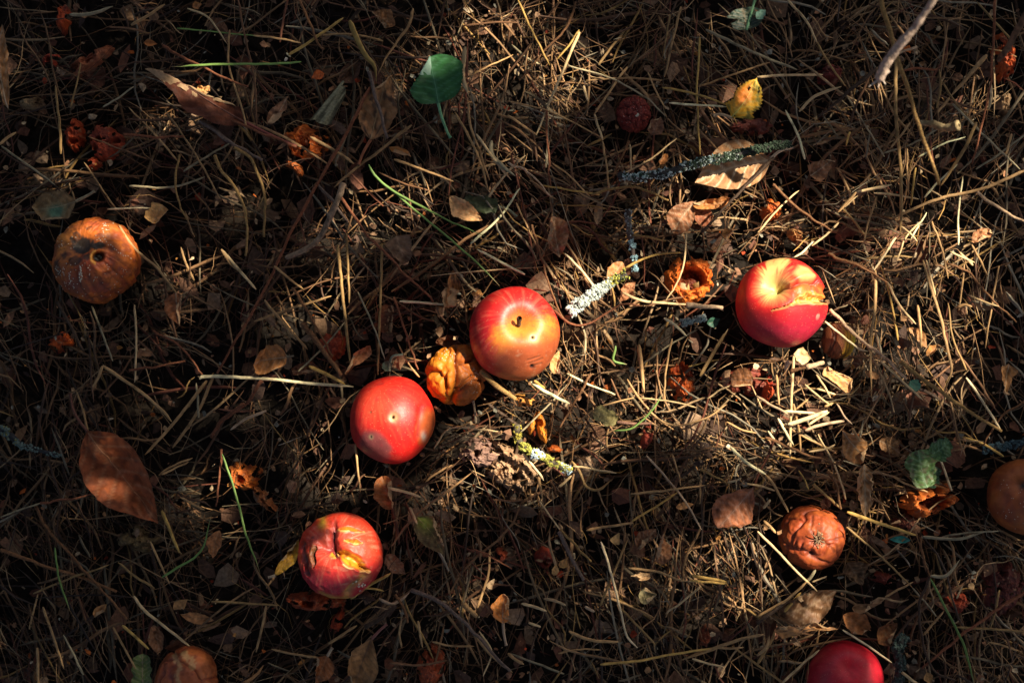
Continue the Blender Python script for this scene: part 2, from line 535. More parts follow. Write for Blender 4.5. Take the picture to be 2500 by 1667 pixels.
def apple1(d):
    u, v, w = d.T
    r, th, ph = body((0.15, 0.31, 0.94), d, top=0.34, tw=0.34)
    n = fbm(d, 2.6, 1, 3)
    st = streaks(d, th, ph, 2)
    g = sstep(1.08, 0.66, np.hypot(u - .36, v + .50) + 0.13 * n + 0.12 * st + .06 * noise(d, 22, 5))
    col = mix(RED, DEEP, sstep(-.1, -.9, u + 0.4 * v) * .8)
    col = mix(col, (0.72, 0.22, 0.12), np.clip(st, 0, 1) * .45)
    gold = mix((0.66, 0.22, 0.025), (0.36, 0.075, 0.022), sstep(.10, -.45, v - .25 * u + .1 * n))
    gold = mix(gold, (0.20, 0.045, 0.03), sstep(.45, 1.0, fbm(d, 3.3, 9, 2) + gs(u, v, -.38, -.42, .3)) * .3)
    col = mix(col, gold, g)
    dim = np.exp(-(th / .26) ** 2)
    col = mix(col, (0.60, 0.24, 0.035), dim * .85)
    col = mix(col, (0.30, 0.14, 0.03), np.exp(-(th / .12) ** 2) * .8)
    h = gs(u, v, .42, -.085, .026)
    ring = gs(u, v, .43, -.10, .09)
    col = mix(col, (0.78, 0.60, 0.30), np.clip(ring * 1.1, 0, 1) * .75)
    col = mix(col, (0.02, 0.01, 0.006), np.clip(h * 1.8, 0, 1))
    r = r - .085 * h + .01 * ring
    h2 = gs(u, v, .39, -.69, .045, .04)
    r = r - .05 * h2
    col = mix(col, (0.03, 0.012, 0.008), np.clip(h2 * 1.5, 0, 1))
    for q in ([(.28, -.55), (.55, -.47)], [(.32, -.62), (.62, -.52)], [(.45, -.66), (.6, -.62)]):
        dd, t, s = dist_line(u, v, q)
        e = np.exp(-(dd / .018) ** 2)
        r = r - .012 * e
        col = mix(col, (0.14, 0.045, 0.02), e * .7)
    m = sstep(.45, .75, fbm(d, 11, 30, 2)) * sstep(.1, -.5, v)
    col = mix(col, (0.55, 0.36, 0.22), m * .25)
    return r + .018 * fbm(d, 1.5, 4, 2), mix(col, (0.20, 0.03, 0.02), sstep(.3, .7, fbm(d, 7, 88, 3)) * .3)
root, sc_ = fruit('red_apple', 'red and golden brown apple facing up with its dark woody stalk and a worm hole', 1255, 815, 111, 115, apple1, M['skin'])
p0 = surf_point(apple1, sc_, .16, .31)
stem(root, p0 + [0, 0, -.001], [(-.0003, -.001, .004), (0, .0025, .009), (.0004, .0045, .012)], .0017)

def apple2(d):
    u, v, w = d.T
    r, th, ph = body((0.25, -.75, -0.6), d, top=0.2, bot=.02, waist=0.03, lobes=.006)
    r = r + .012 * np.cos(5 * np.arctan2(v, u) + .6) * np.hypot(u, v) ** 2
    st = streaks(d, th, ph, 8)
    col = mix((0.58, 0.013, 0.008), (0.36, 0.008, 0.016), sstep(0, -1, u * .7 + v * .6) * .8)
    col = mix(col, (0.76, 0.13, 0.05), np.clip(st * .22 + gs(u, v, -.3, .35, .5) * .35, 0, 1))
    b = sstep(.46, .30, np.hypot(u + .36, (v + .60) * .95) + .05 * noise(d, 5, 3))
    col = mix(col, (0.20, 0.055, 0.05), b * .88)
    s = gs(u, v, -.42, -.36, .05)
    col = mix(col, (0.40, 0.27, 0.15), np.clip(s * 1.3, 0, 1) * .9)
    col = mix(col, (0.03, 0.015, 0.01), np.clip(gs(u, v, -.41, -.35, .022, .035) * 1.4, 0, 1))
    rot = sstep(.34, .22, np.hypot((u - .98) * .8, (v + .22) * .62) + .04 * noise(d, 6, 13))
    col = mix(col, (0.42, 0.085, 0.018), rot * .9)
    dd, t, sd = dist_line(u, v, [(.74, .30), (.70, 0), (.66, -.35)])
    r = r - .045 * np.exp(-(dd / .07) ** 2) - .03 * gs(u, v, .80, -.28, .1, .2)
    col = mix(col, (0.30, 0.02, 0.02), np.exp(-(dd / .05) ** 2) * .7)
    col = mix(col, (0.42, 0.34, 0.27), np.clip(gs(u, v, .79, -.36, .05, .10) * 1.3, 0, 1) * .8)
    h = gs(u, v, .11, .09, .032, .042)
    ring = gs(u, v, .11, .09, .085)
    r = r - .11 * h - .035 * ring
    col = mix(col, (0.78, 0.52, 0.26), np.clip(ring * 1.25, 0, 1) * .9)
    col = mix(col, (0.02, 0.01, 0.006), np.clip(h * 2 - .3, 0, 1))
    h3 = gs(u, v, -.44, .20, .03)
    r = r - .02 * h3
    col = mix(col, (0.22, 0.05, 0.02), np.clip(h3 * 1.3, 0, 1))
    return r + .020 * fbm(d, 1.5, 24, 2), mix(col, (0.30, 0.012, 0.02), sstep(.2, .7, fbm(d, 6, 84, 3)) * .35)
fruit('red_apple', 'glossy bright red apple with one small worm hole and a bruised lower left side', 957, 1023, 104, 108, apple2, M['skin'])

def apple3(d):
    u, v, w = d.T
    r, th, ph = body((-.34, .40, .85), d, top=0.42, tw=0.33, bot=.1)
    st = streaks(d, th, ph, 14)
    n = fbm(d, 3, 41, 3)
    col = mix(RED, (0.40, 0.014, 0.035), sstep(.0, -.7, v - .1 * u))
    y = np.exp(-(th / .37) ** 2)
    y = np.clip(y * 1.3 + 1.0 * st * y - .12, 0, 1)
    y = np.maximum(y, sstep(.22, .06, dist_line(u, v, [(-.42, .62), (-.28, .80), (-.05, .93)])[0] + .14 * st) * .85)
    col = mix(col, (0.76, 0.52, 0.16), y)
    col = mix(col, (0.42, 0.38, 0.12), np.exp(-(th / .18) ** 2) * .8)
    col = mix(col, (0.76, 0.42, 0.14), sstep(.26, .10, np.hypot((u - .40) * .9, (v - .64) * 1.1) + .12 * n) * .85)  # golden highlight of the upper lobe painted into the skin colour
    # sunken crushed band between two creases
    c1, t1, s1 = dist_line(u, v, [(-.32, .34), (-.12, .42), (.06, .37), (.22, .44), (.42, .50), (.68, .47)])
    c2, t2, s2 = dist_line(u, v, [(-.40, -.19), (-.12, -.12), (.12, -.02), (.45, 0.0), (.98, .0)])
    upper = v - np.interp(u, [-.4, -.12, .12, .45, .98], [-.19, -.12, -.02, 0., 0.])
    lower1 = np.interp(u, [-.32, -.12, .06, .22, .42, .68, 1.0], [.34, .42, .37, .44, .50, .47, .30]) - v
    band = sstep(0, .06, upper) * sstep(-.02, .06, lower1) * sstep(-.45, .25, u)
    r = r - band * (.05 + .06 * sstep(.1, .6, u) * sstep(1.1, .7, u)) + band * .022 * fbm(d, 7, 77, 3)
    r = r - .12 * np.exp(-(c1 / .05) ** 2) * sstep(.85, .6, u) + .03 * np.exp(-((c1 - .11) / .06) ** 2) * (s1 > 0) * sstep(.85, .6, u)
    org = band * sstep(.05, .2, u) * (.55 + .4 * n)
    col = mix(col, (0.70, 0.20, 0.035), np.clip(org * 1.3, 0, 1) * .85)
    col = mix(col, (0.14, 0.02, 0.010), np.exp(-(c1 / .03) ** 2) * .8 * sstep(.8, .5, u))
    c3, t3, s3 = dist_line(u, v, [(.60, .45), (.58, .30), (.62, .15)])
    r = r - .04 * np.exp(-(c3 / .03) ** 2)
    col = mix(col, (0.25, 0.05, 0.02), np.exp(-(c3 / .022) ** 2) * .7)
    # the open split with pale stringy flesh
    low = np.interp(u, [-.40, -.12, .12, .45, .98], [-.19, -.12, -.04, -.03, -.02]) + .012 * noise(d, 13, 8)
    gap = np.interp(u, [-.40, -.36, -.1, .08, .22, .48, .75, .97], [0, .012, .035, .05, .15, .22, .19, .12]) + .03 * noise(d, 9, 15) * sstep(0, .3, u)
    k = (v - low) / np.maximum(gap, .004)
    ins = sstep(0, .12, k) * sstep(1.05, .85, k) * (u > -.40) * (w > -.25)
    fib = noise(d * np.array([1.6, .6, 1]), 22, 50)
    r = r - ins * (.085 + .035 * fib + .05 * sstep(1, .3, k) * sstep(0, .2, u))
    fl = mix((0.80, 0.54, 0.17), (0.58, 0.22, 0.02), sstep(-.35, .45, fib + .7 * (k - .6)))
    fl = mix(fl, (0.12, 0.05, 0.015), sstep(.45, .75, noise(d, 13, 63)) * .8)
    fl = mix(fl, (0.05, 0.02, 0.008), sstep(.05, -.1, u) * .8)
    col = mix(col, fl, np.clip(ins * 1.2, 0, 1))
    lip = np.exp(-((v - low + .012) / .016) ** 2) * (u > -.38) * (w > -.2)
    col = mix(col, (0.72, 0.38, 0.12), lip * .7)
    r = r + .010 * lip
    lip = np.exp(-((k - 1.15) / .22) ** 2) * sstep(.05, .2, u) * (w > -.2)
    col = mix(col, (0.74, 0.30, 0.05), lip * .8)
    r = r + .012 * lip
    fold = np.sin(u * 26 + 3 * noise(d, 3, 12)) * band * sstep(.05, .25, u)
    r = r + .007 * fold
    col = mix(col, (0.30, 0.05, 0.02), np.clip(-fold, 0, 1) * .35)
    # a notch where the split reaches the edge
    r = r - .04 * gs(u, v, 1.0, .02, .12, .07) * (w > -.5)
    col = mix(col, (0.72, 0.42, 0.30), sstep(.5, .8, noise(d, 6, 91)) * gs(u, v, .55, -.22, .28, .14) * .7)
    return r + .006 * fbm(d, 2.0, 44, 2), col
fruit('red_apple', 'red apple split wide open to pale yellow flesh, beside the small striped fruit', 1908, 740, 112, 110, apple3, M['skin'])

def apple4(d):
    u, v, w = d.T
    u = u + .05 * noise(d, 4, 91) + .022 * noise(d, 11, 95)
    v = v + .05 * noise(d, 4, 97) + .022 * noise(d, 11, 99)
    r, th, ph = body((-.12, .28, .95), d, top=.12, tw=.25)
    n = fbm(d, 3, 51, 3)
    st = streaks(d, th, ph, 24)
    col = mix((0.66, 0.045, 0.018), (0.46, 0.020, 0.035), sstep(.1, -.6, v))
    col = mix(col, (0.72, 0.22, 0.12), np.clip(st * .6 + .3 * gs(u, v, -.4, .55, .3), 0, 1))
    # sunken dark middle
    c, t, s = dist_line(u, v, [(-.10, .72), (-.10, .55), (-.06, .32), (-.02, .15)])
    r = r - .22 * np.exp(-(c / .13) ** 2) - .14 * gs(u, v, -.30, .30, .22, .20) - .06 * gs(u, v, -.15, .45, .5, .4)
    col = mix(col, (0.16, 0.018, 0.02), np.clip(np.exp(-(c / .13) ** 2) * 1.1 + gs(u, v, -.28, .33, .15, .2) * .8, 0, 1))
    col = mix(col, (0.015, 0.008, 0.005), np.clip(gs(u, v, -.09, .62, .06) + gs(u, v, -.03, .18, .07, .05), 0, 1))
    def slit(pts, width, colr, deep, r, col, edge=(0.80, 0.42, 0.10)):
        c, t, s = dist_line(u, v, pts)
        wd = width * np.sin(np.clip(t, .03, .97) * math.pi) ** .6
        i = sstep(wd * 1.15, wd * .75, c) * (w > 0)
        core = i * sstep(.75, .2, c / np.maximum(wd, 1e-3))
        r = r - i * deep * .8 - core * deep * 1.5
        col = mix(col, mix(colr, np.array(colr) * (.55, .35, .3), sstep(-.2, .7, noise(d, 12, 70))), i)
        lip = np.exp(-((c - wd * 1.25) / .022) ** 2) * (s < 0) * (w > 0)
        return r + lip * .03, mix(col, edge, lip * .85 * sstep(-.5, .2, noise(d, 9, 33)))
    r, col = slit([(.02, .27), (.25, .12), (.50, -.06), (.72, -.27)], .15, (0.62, 0.27, 0.015), .10, r, col, (0.84, 0.52, 0.18))
    r = r + .05 * np.exp(-(dist_line(u, v, [(.0, .05), (.25, -.10), (.5, -.25)])[0] / .13) ** 2)
    r, col = slit([(-.05, .74), (.25, .70), (.58, .64)], .055, (0.60, 0.25, 0.02), .08, r, col)
    r, col = slit([(.20, .47), (.36, .44), (.55, .39)], .04, (0.58, 0.22, 0.03), .05, r, col)
    r, col = slit([(-.55, .35), (-.58, .1), (-.52, -.15)], .05, (0.05, 0.02, 0.01), .08, r, col, (0.36, 0.15, 0.05))
    r, col = slit([(-.22, .25), (-.15, .14), (-.05, .10)], .05, (0.55, 0.26, 0.02), .05, r, col)
    c, t, s = dist_line(u, v, [(-.82, .35), (-.80, 0), (-.70, -.35)])
    r = r - .10 * np.exp(-(c / .055) ** 2)
    col = mix(col, (0.05, 0.02, 0.012), np.exp(-(c / .05) ** 2) * .9)
    c, t, s = dist_line(u, v, [(.62, -.40), (.42, -.52), (.20, -.78)])
    r = r - .07 * np.exp(-(c / .07) ** 2)
    col = mix(col, (0.52, 0.30, 0.08), np.exp(-(c / .09) ** 2) * .8)
    col = mix(col, (0.06, 0.03, 0.012), gs(u, v, .42, -.50, .07, .05))
    c, t, s = dist_line(u, v, [(-.45, -.80), (-.1, -.93), (.18, -.92)])
    col = mix(col, (0.66, 0.34, 0.07), np.exp(-(c / .08) ** 2) * .85)
    col = mix(col, (0.72, 0.38, 0.04), gs(u, v, -.40, .86, .10, .13) * 1.0)
    r = r + .05 * ridged(d, 2.6, 20, 2) * sstep(.2, -.6, u) + .022 * fbm(d, 4, 21, 3)
    col = mix(col, (0.10, 0.02, 0.015), sstep(.35, .7, fbm(d, 4.5, 61, 3)) * sstep(.3, -.4, u) * .7)
    m = sstep(.55, .75, noise(d * np.array([1, 3, 1]), 5, 81)) * (v < 0)
    col = mix(col, (0.68, 0.36, 0.22), m * .3)
    return r - .02, col
root, sc_ = fruit('red_apple', 'torn pink-red apple with burst yellow slits and a sunken dark middle', 832, 1355, 105, 107, apple4, M['skin'])
dots(root, apple4, sc_, [(.52 + .05 * rng.normal(), -.62 + .05 * rng.normal(), 1.2) for _ in range(14)], .0008)

def apple5(d):
    u, v, w = d.T
    r, th, ph = body((.1, -.5, -.8), d, top=.2, waist=.02)
    st = streaks(d, th, ph, 31)
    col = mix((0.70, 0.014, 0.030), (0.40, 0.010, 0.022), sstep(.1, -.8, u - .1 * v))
    col = mix(col, (0.66, 0.10, 0.09), np.clip(st, 0, 1) * .4)
    h = gs(u, v, .42, .10, .04)
    col = mix(col, (0.28, 0.10, 0.06), h)
    return r - .012 * h + .005 * fbm(d, 2, 60, 2), col
fruit('red_apple', 'plain dark crimson apple cut off by the bottom edge, next to curled brown leaves', 2064, 1662, 93, 98, apple5, M['skin'])

# ---- brown and shrivelled apples
def rotten1(d):
    u, v, w = d.T
    r, th, ph = body((-.16, .35, .92), d, top=.30, tw=.36)
    n = fbm(d, 3.2, 5, 3)
    wr = ridged(np.stack([np.cos(ph) * 3.2, np.sin(ph) * 3.2, th * .8], -1), 1.3, 3, 2)
    r = r - .045 * np.clip(wr, 0, 1) * sstep(.2, .7, th) + .022 * fbm(d, 6, 8, 3)
    col = mix((0.52, 0.125, 0.014), (0.33, 0.055, 0.014), sstep(-.3, .5, n))
    col = mix(col, (0.52, 0.20, 0.03), np.clip(gs(u, v, -.62, .45, .28, .5) + .8 * gs(u, v, .42, .68, .12, .2), 0, 1) * .8)
    col = mix(col, (0.14, 0.035, 0.03), gs(u, v, -.30, -.62, .30, .2) * .8)
    col = mix(col, (0.16, 0.035, 0.018), sstep(.05, .5, fbm(d, 9, 44, 3)) * .6)
    r = r + .012 * fbm(d, 14, 47, 2)
    col = mix(col, (0.13, 0.035, 0.02), np.clip(wr, 0, 1) * sstep(.25, .8, th) * .6)  # crease shade painted into the colour along with rot stain
    dark = [(-.14, .36, .30, .22, 1), (-.3, .62, .1, .06, .8), (.28, .32, .13, .09, 1), (.02, .06, .09, .12, .9), (-.28, -.04, .2, .13, .8), (-.42, .52, .07, .05, .9), (-.75, -.2, .14, .2, .8), (-.55, .1, .06, .1, .7), (0, .75, .1, .05, .7), (-.58, .38, .05, .05, .7), (.65, .02, .05, .12, .6)]
    for (a, b, c, e, k) in dark:
        g = np.clip(gs(u, v, a, b, c, e) * 1.6, 0, 1) * k
        col = mix(col, (0.030, 0.018, 0.011), sstep(.35, .8, g + .25 * noise(d, 13, 60)) * k)
        r = r - .012 * g
    h = sstep(.155, .105, np.hypot((u - .30) * .95, (v - .05) * 1.05))
    r = r - .22 * h * (w > 0)
    col = mix(col, (0.62, 0.26, 0.04), sstep(.05, .02, np.abs(np.hypot(u - .30, v - .05) - .165)) * (u < .24) * .9)
    col = mix(col, (0.008, 0.006, 0.005), h)
    c, t, s = dist_line(u, v, [(.50, .02), (.62, -.1), (.60, -.28), (.45, -.35)])
    r = r - .05 * np.exp(-(c / .045) ** 2)
    col = mix(col, (0.12, 0.03, 0.02), np.exp(-(c / .04) ** 2) * .6)
    r = r - .06 * gs(u, v, .52, -.88, .14)
    return r, col
root, sc_ = fruit('brown_apple', 'large brown rotten apple with a black hole and white mould dots at the left', 236, 637, 106, 106, rotten1, M['rotten'])
sp = [(-.10 + .02 * rng.normal(), -.2 - .3 * k / 14, 1.1) for k in range(15)] + [(-.38 + .02 * rng.normal(), -.3 - .3 * k / 10, 1.0) for k in range(9)]
sp += [(-.72 + .03 * rng.normal(), -.15 - .3 * k / 10, .9) for k in range(9)] + [(-.57 + .03 * rng.normal(), -.2 - .2 * k / 6, .9) for k in range(6)]
sp += [(rng.uniform(-.7, .9), rng.uniform(-.9, -.1), .65) for _ in range(70)] + [(.38 + .05 * rng.normal(), .7 + .1 * rng.normal(), .8) for _ in range(18)]
sp += [(rng.uniform(-.85, -.3), rng.uniform(.2, .8), .7) for _ in range(22)] + [(.2 + t * .7, .55 - t * .5 + .03 * rng.normal(), .8) for t in np.linspace(0, 1, 18)]
dots(root, rotten1, sc_, sp, .00075)

def lobed(seed, scale, base, light, dark, deep=.12, fn=None, fine=.02):
    def f(d):
        u, v, w = d.T
        q = d + .22 * np.stack([noise(d, 2.4, seed), noise(d, 2.4, seed + 9), noise(d, 2.4, seed + 18)], -1)
        f1, f2 = cells(q, scale, seed)
        e = f2 - f1
        crease = np.exp(-(e / .10) ** 2)
        r = 1 - deep * crease - .05 * crease ** 4 + fine * fbm(d, 5, seed + 2, 3) - .05 * sstep(.2, .7, f1)
        n = fbm(d, 3, seed + 4, 3)
        col = mix(base, light, sstep(-.1, .6, n))
        col = mix(col, np.array(base) * .45, sstep(.1, .6, fbm(d, 8, seed + 40, 3)) * .55)
        col = mix(col, dark, np.clip(np.exp(-(e / .045) ** 2) * .85 + sstep(.4, .8, -n) * .4, 0, 1))
        if fn:
            r, col = fn(d, r, col)
        return r, col
    return f
def f2_(d, r, col):
    u, v, w = d.T
    col = mix(col, (0.68, 0.20, 0.008), sstep(.15, -.25, u + .15 * v) * .8)  # left lobe painted brighter, as if lit
    for pts, wd in (([(.0, .95), (-.05, .45), (.02, .1), (0, -.25), (-.12, -.75), (-.2, -.95)], .05), ([(-.05, .42), (.35, .45), (.55, .5)], .035),
                    ([(-.9, .15), (-.55, .12), (-.5, 0)], .05), ([(-.38, -.1), (-.3, -.4)], .04), ([(.6, .0), (.35, -.2), (.1, -.4), (0, -.5)], .03)):
        c, t, s = dist_line(u, v, pts)
        e = np.exp(-(c / wd) ** 2) * (w > 0)
        r = r - .12 * np.exp(-(c / (wd * 2.2)) ** 2) * (w > 0) - .05 * e
        col = mix(col, (0.05, 0.018, 0.008), np.exp(-(c / (wd * .6)) ** 2) * .7 * (w > 0))
    return r, col
ochre = lobed(4.2, .62, (0.42, 0.105, 0.012), (0.50, 0.15, 0.016), (0.22, 0.06, 0.015), .05, f2_, fine=.05)
root, sc_ = fruit('brown_apple', 'small ochre orange shrivelled apple wedged between two red apples, deeply creased into lobes', 1114, 916, 77, 79, ochre, M['rotten'], small=True)
dots(root, ochre, sc_, [(.62 + .07 * rng.normal(), rng.uniform(-.55, .25), .8) for _ in range(26)] + [(rng.uniform(-.6, .0), rng.uniform(.5, .85), .9) for _ in range(18)], .0006)
stem(root, surf_point(ochre, sc_, .55, -.78), [(.0008, -.004, -.002), (.0015, -.010, -.006), (.002, -.018, -.010)], .0010, (0.22, 0.16, 0.10))

def f3_(d, r, col):
    u, v, w = d.T
    a = np.arctan2(v - .08, u - .02)
    rr = np.hypot(u - .02, v - .08)
    rad = np.cos(a * 5 + 2.0 * noise(d, 2, 31)) * np.exp(-((rr - .35) / .30) ** 2)
    r = r + .02 * rad * (w > 0) - .16 * np.exp(-(rr / .20) ** 2) * (w > 0)
    col = mix(col, (0.12, 0.05, 0.03), np.exp(-(rr / .16) ** 2) * .8 * (w > 0))
    p = gs(u, v, -.18, -.46, .13, .09)
    r = r - .12 * p * (w > 0)
    col = mix(col, (0.03, 0.015, 0.012), p * (w > 0) * .9)
    for pts in ([(-.1, .75), (-.2, .4), (-.1, .15)], [(-.9, -.2), (-.5, -.28), (-.2, -.05)], [(.9, .1), (.5, .05), (.2, 0)], [(.55, -.35), (.35, -.1), (.1, 0)], [(-.35, -.35), (-.15, -.55), (.1, -.6)]):
        c, t, s = dist_line(u, v, pts)
        e = np.exp(-(c / .04) ** 2) * (w > 0)
        r = r - .028 * e
        col = mix(col, (0.12, 0.025, 0.012), e * .6)
    return r, col
umber = lobed(9.7, .75, (0.34, 0.060, 0.013), (0.44, 0.10, 0.018), (0.24, 0.04, 0.014), .02, f3_, fine=.035)
root, sc_ = fruit('brown_apple', 'orange brown wrinkled apple with a dry blossom end, above the dark crimson apple', 1981, 1312, 81, 79, umber, M['rotten'], small=True)
cal = []
for k in range(9):
    a = k * .7 + .3
    p = surf_point(umber, sc_, .02, .08) + np.array([0, 0, .001])
    e = p + np.array([math.cos(a) * rng.uniform(.003, .008), math.sin(a) * rng.uniform(.003, .008), rng.uniform(.003, .006)])
    cal.append(catmull([p, (p + e) / 2 + [0, 0, .002], e], 5))
V, F = tubes(np.array(cal), np.tile(np.linspace(.0009, .0003, 5), (9, 1)), 3)
mesh_obj('calyx', V, F, M['debris'], np.tile((0.22, 0.14, 0.08), (len(V), 1)), root)
dots(root, umber, sc_, [(.02 + .09 * rng.normal(), .1 + .16 * rng.normal(), 1.2) for _ in range(26)], .0008, 'crumbs', M['debris'], np.tile((0.3, 0.19, 0.10), (6 * 26, 1)))

def dusk(d):
    u, v, w = d.T
    r, th, ph = body((-.38, .45, .8), d, top=.24, tw=.34)
    wr = ridged(np.stack([np.cos(ph) * 3, np.sin(ph) * 3, th * .6], -1), 1.4, 23, 2)
    r = r - .025 * np.clip(wr, 0, 1) * sstep(.15, .6, th) * sstep(1.6, .8, th) + .01 * fbm(d, 5, 8, 2)
    col = mix((0.28, 0.065, 0.018), (0.38, 0.105, 0.022), sstep(-.3, .5, fbm(d, 3, 70, 3)))
    col = mix(col, (0.02, 0.014, 0.012), np.exp(-(th / .16) ** 2))
    return r, col
root, sc_ = fruit('brown_apple', 'dark red-brown rotten apple cut off by the right edge, dotted with mould', 2506, 1212, 94, 94, dusk, M['rotten'], small=True)
dots(root, dusk, sc_, [(rng.uniform(-.9, .6), rng.uniform(-.8, .5), .55) for _ in range(90)], .0007)

def f5_(d, r, col):
    u, v, w = d.T
    c, t, s = dist_line(u, v, [(-.35, .85), (-.05, .6), (-.12, .3), (.0, .0), (-.1, -.3)])
    c2, t2, s2 = dist_line(u, v, [(-.05, .9), (.25, .75), (.35, .55)])
    e = np.clip(sstep(.10, .03, c + .05 * noise(d, 14, 6)) + sstep(.10, .03, c2 + .06 * noise(d, 14, 7)), 0, 1)
    col = mix(col, (0.48, 0.27, 0.11), e * .8 * (w > 0))
    return r + .012 * e * noise(d, 16, 8) + .02 * ridged(d, 4, 19, 2), col
sienna = lobed(14.1, .7, (0.36, 0.085, 0.024), (0.44, 0.12, 0.03), (0.20, 0.04, 0.02), .02, f5_)
fruit('brown_apple', 'orange brown wrinkled apple with tan cracks, cut off by the bottom edge at the left', 457, 1657, 78, 80, sienna, M['rotten'], small=True)

def f6_(d, r, col):
    return r + .06 * ridged(d, 6, 3, 3) * 1 + .02 * noise(d, 18, 4), mix(col, (0.10, 0.012, 0.012), sstep(0, .6, -ridged(d, 6, 3, 3)))
garnet = lobed(21.0, 2.2, (0.26, 0.035, 0.022), (0.36, 0.07, 0.04), (0.06, 0.012, 0.012), .05, f6_)
root, sc_ = fruit('shrivelled_apple', 'tiny crumbly dark red shrivelled apple among dry grass in the upper middle', 1547, 279, 42, 44, garnet, M['flesh'], small=True)
dots(root, garnet, sc_, [(.15 + .06 * rng.normal(), -.2 + .05 * rng.normal(), 1.4) for _ in range(8)] + [(rng.uniform(-.8, .8), rng.uniform(-.8, .8), .5) for _ in range(30)], .0006)

def stripe(d):
    u, v, w = d.T
    q = np.stack([u * 3.6 + .5 * noise(d, 2, 6) + .7 * v * v, v * .55, w * .8], -1)
    wr = ridged(q, 1.2, 2, 2)
    lines = np.clip(wr - .25, 0, 1)
    col = mix((0.36, 0.125, 0.045), (0.76, 0.42, 0.03), sstep(.0, .35, u + .12 * noise(d, 4, 3)))
    col = mix(col, (0.58, 0.50, 0.05), sstep(.6, .9, u))
    col = mix(col, (0.30, 0.09, 0.04), sstep(.1, .6, -noise(d, 4, 83)) * (u < .2) * .6)
    col = mix(col, (0.05, 0.018, 0.012), np.clip(lines * 2.0, 0, 1) * sstep(.9, .3, u) * .85)
    return 1 - .09 * lines, col
fruit('shrivelled_apple', 'small striped brown and yellow shrivelled fruit at the lower right of the split apple', 2046, 832, 42, 45, stripe, M['rotten'], small=True)

# ---- collapsed remains: low ragged domes of pulp and peel
def pulp(name, label, px, py, rx, ry, rot, hgt, c_hi, c_lo, seed, ragged=.35, hollow=0.0, rough=1.0, lift=.012, cat='rotten apple', arc=None, n=(46, 72), mat=None, hard=.8):
    z = ground_at(px, py) + lift
    x, y = at(px, py, z + hgt * .6)
    k = PX * (D - z) / D
    rr = np.linspace(0, 1, n[0]) ** .9
    aa = np.linspace(0, 2 * math.pi, n[1], endpoint=False)
    Rr, A = np.meshgrid(rr, aa, indexing='ij')
    ring = np.stack([np.cos(A), np.sin(A), A * 0], -1)
    edge = 1 + ragged * fbm(ring, 1.7, seed, 3) + .10 * noise(ring, 7, seed)
    U, W = Rr * np.cos(A) * edge, Rr * np.sin(A) * edge
    p = np.stack([U * rx, W * ry, U * 0], -1) / 40.0
    dome = np.sqrt(np.clip(1 - Rr ** 2.6, 0, 1))
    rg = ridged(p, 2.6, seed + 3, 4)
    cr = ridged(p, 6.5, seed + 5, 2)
    if hollow:
        cut = sstep(hollow + .12, hollow - .12, np.hypot(U - .08, W + .05) + .18 * noise(p, 2, seed + 8))
    else:
        cut = 0 * dome
    sink = sstep(.15, .6, noise(p, 2.2, seed + 12)) * .7
    Z = hgt * (dome * (1 - .75 * cut) * (1 - sink) + rough * (.16 * rg + .09 * cr) * (1 - .6 * cut)) - .004 * (1 - dome)
    c, s = math.cos(math.radians(rot)), math.sin(math.radians(rot))
    X0, Y0 = U * rx * k, W * ry * k
    if arc:
        th = X0 / (rx * k) * arc
        R0 = rx * k / arc
        X0, Y0 = (R0 + Y0) * np.sin(th), (R0 + Y0) * np.cos(th) - R0 * math.cos(arc * .5)
    X0 = X0 + rx * k * .05 * noise(p, 9, seed + 40)
    Y0 = Y0 + ry * k * .05 * noise(p, 9, seed + 44)
    V = np.stack([X0 * c - Y0 * s, X0 * s + Y0 * c, Z], -1).reshape(-1, 3)
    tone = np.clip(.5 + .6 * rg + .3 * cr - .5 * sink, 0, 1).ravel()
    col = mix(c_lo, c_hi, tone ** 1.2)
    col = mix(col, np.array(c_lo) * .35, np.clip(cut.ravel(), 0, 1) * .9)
    col = mix(col, (0.42, 0.24, 0.12), sstep(.5, .8, noise(p, 7, seed + 31)).ravel() * .5)
    I = np.arange(n[0] * n[1]).reshape(n)
    J = np.roll(I, -1, axis=1)
    F = np.stack([I[:-1], I[1:], J[1:], J[:-1]], -1).reshape(-1, 4)
    F = F[(noise(p, 3.6, seed + 50).ravel()[F].mean(1) - .5 * (1 - Rr.ravel()[F].mean(1))) < .30]
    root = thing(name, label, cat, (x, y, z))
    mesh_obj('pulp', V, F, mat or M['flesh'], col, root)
    ZONES.append((x, y, rx * k * .9, ry * k * .9, math.radians(rot), z + hgt * .25, hard))
    return root, z, k
OR_HI, OR_LO = (0.72, 0.16, 0.015), (0.26, 0.028, 0.008)
BR_HI, BR_LO = (0.44, 0.08, 0.020), (0.11, 0.016, 0.009)
root, z_, k_ = pulp('apple_core', 'hollow orange rotten apple core with dry scales inside, left of the split apple', 1682, 683, 62, 58, 10, .018, OR_HI, (0.22, 0.028, 0.012), 2.5, .30, hollow=.50, rough=2.0)
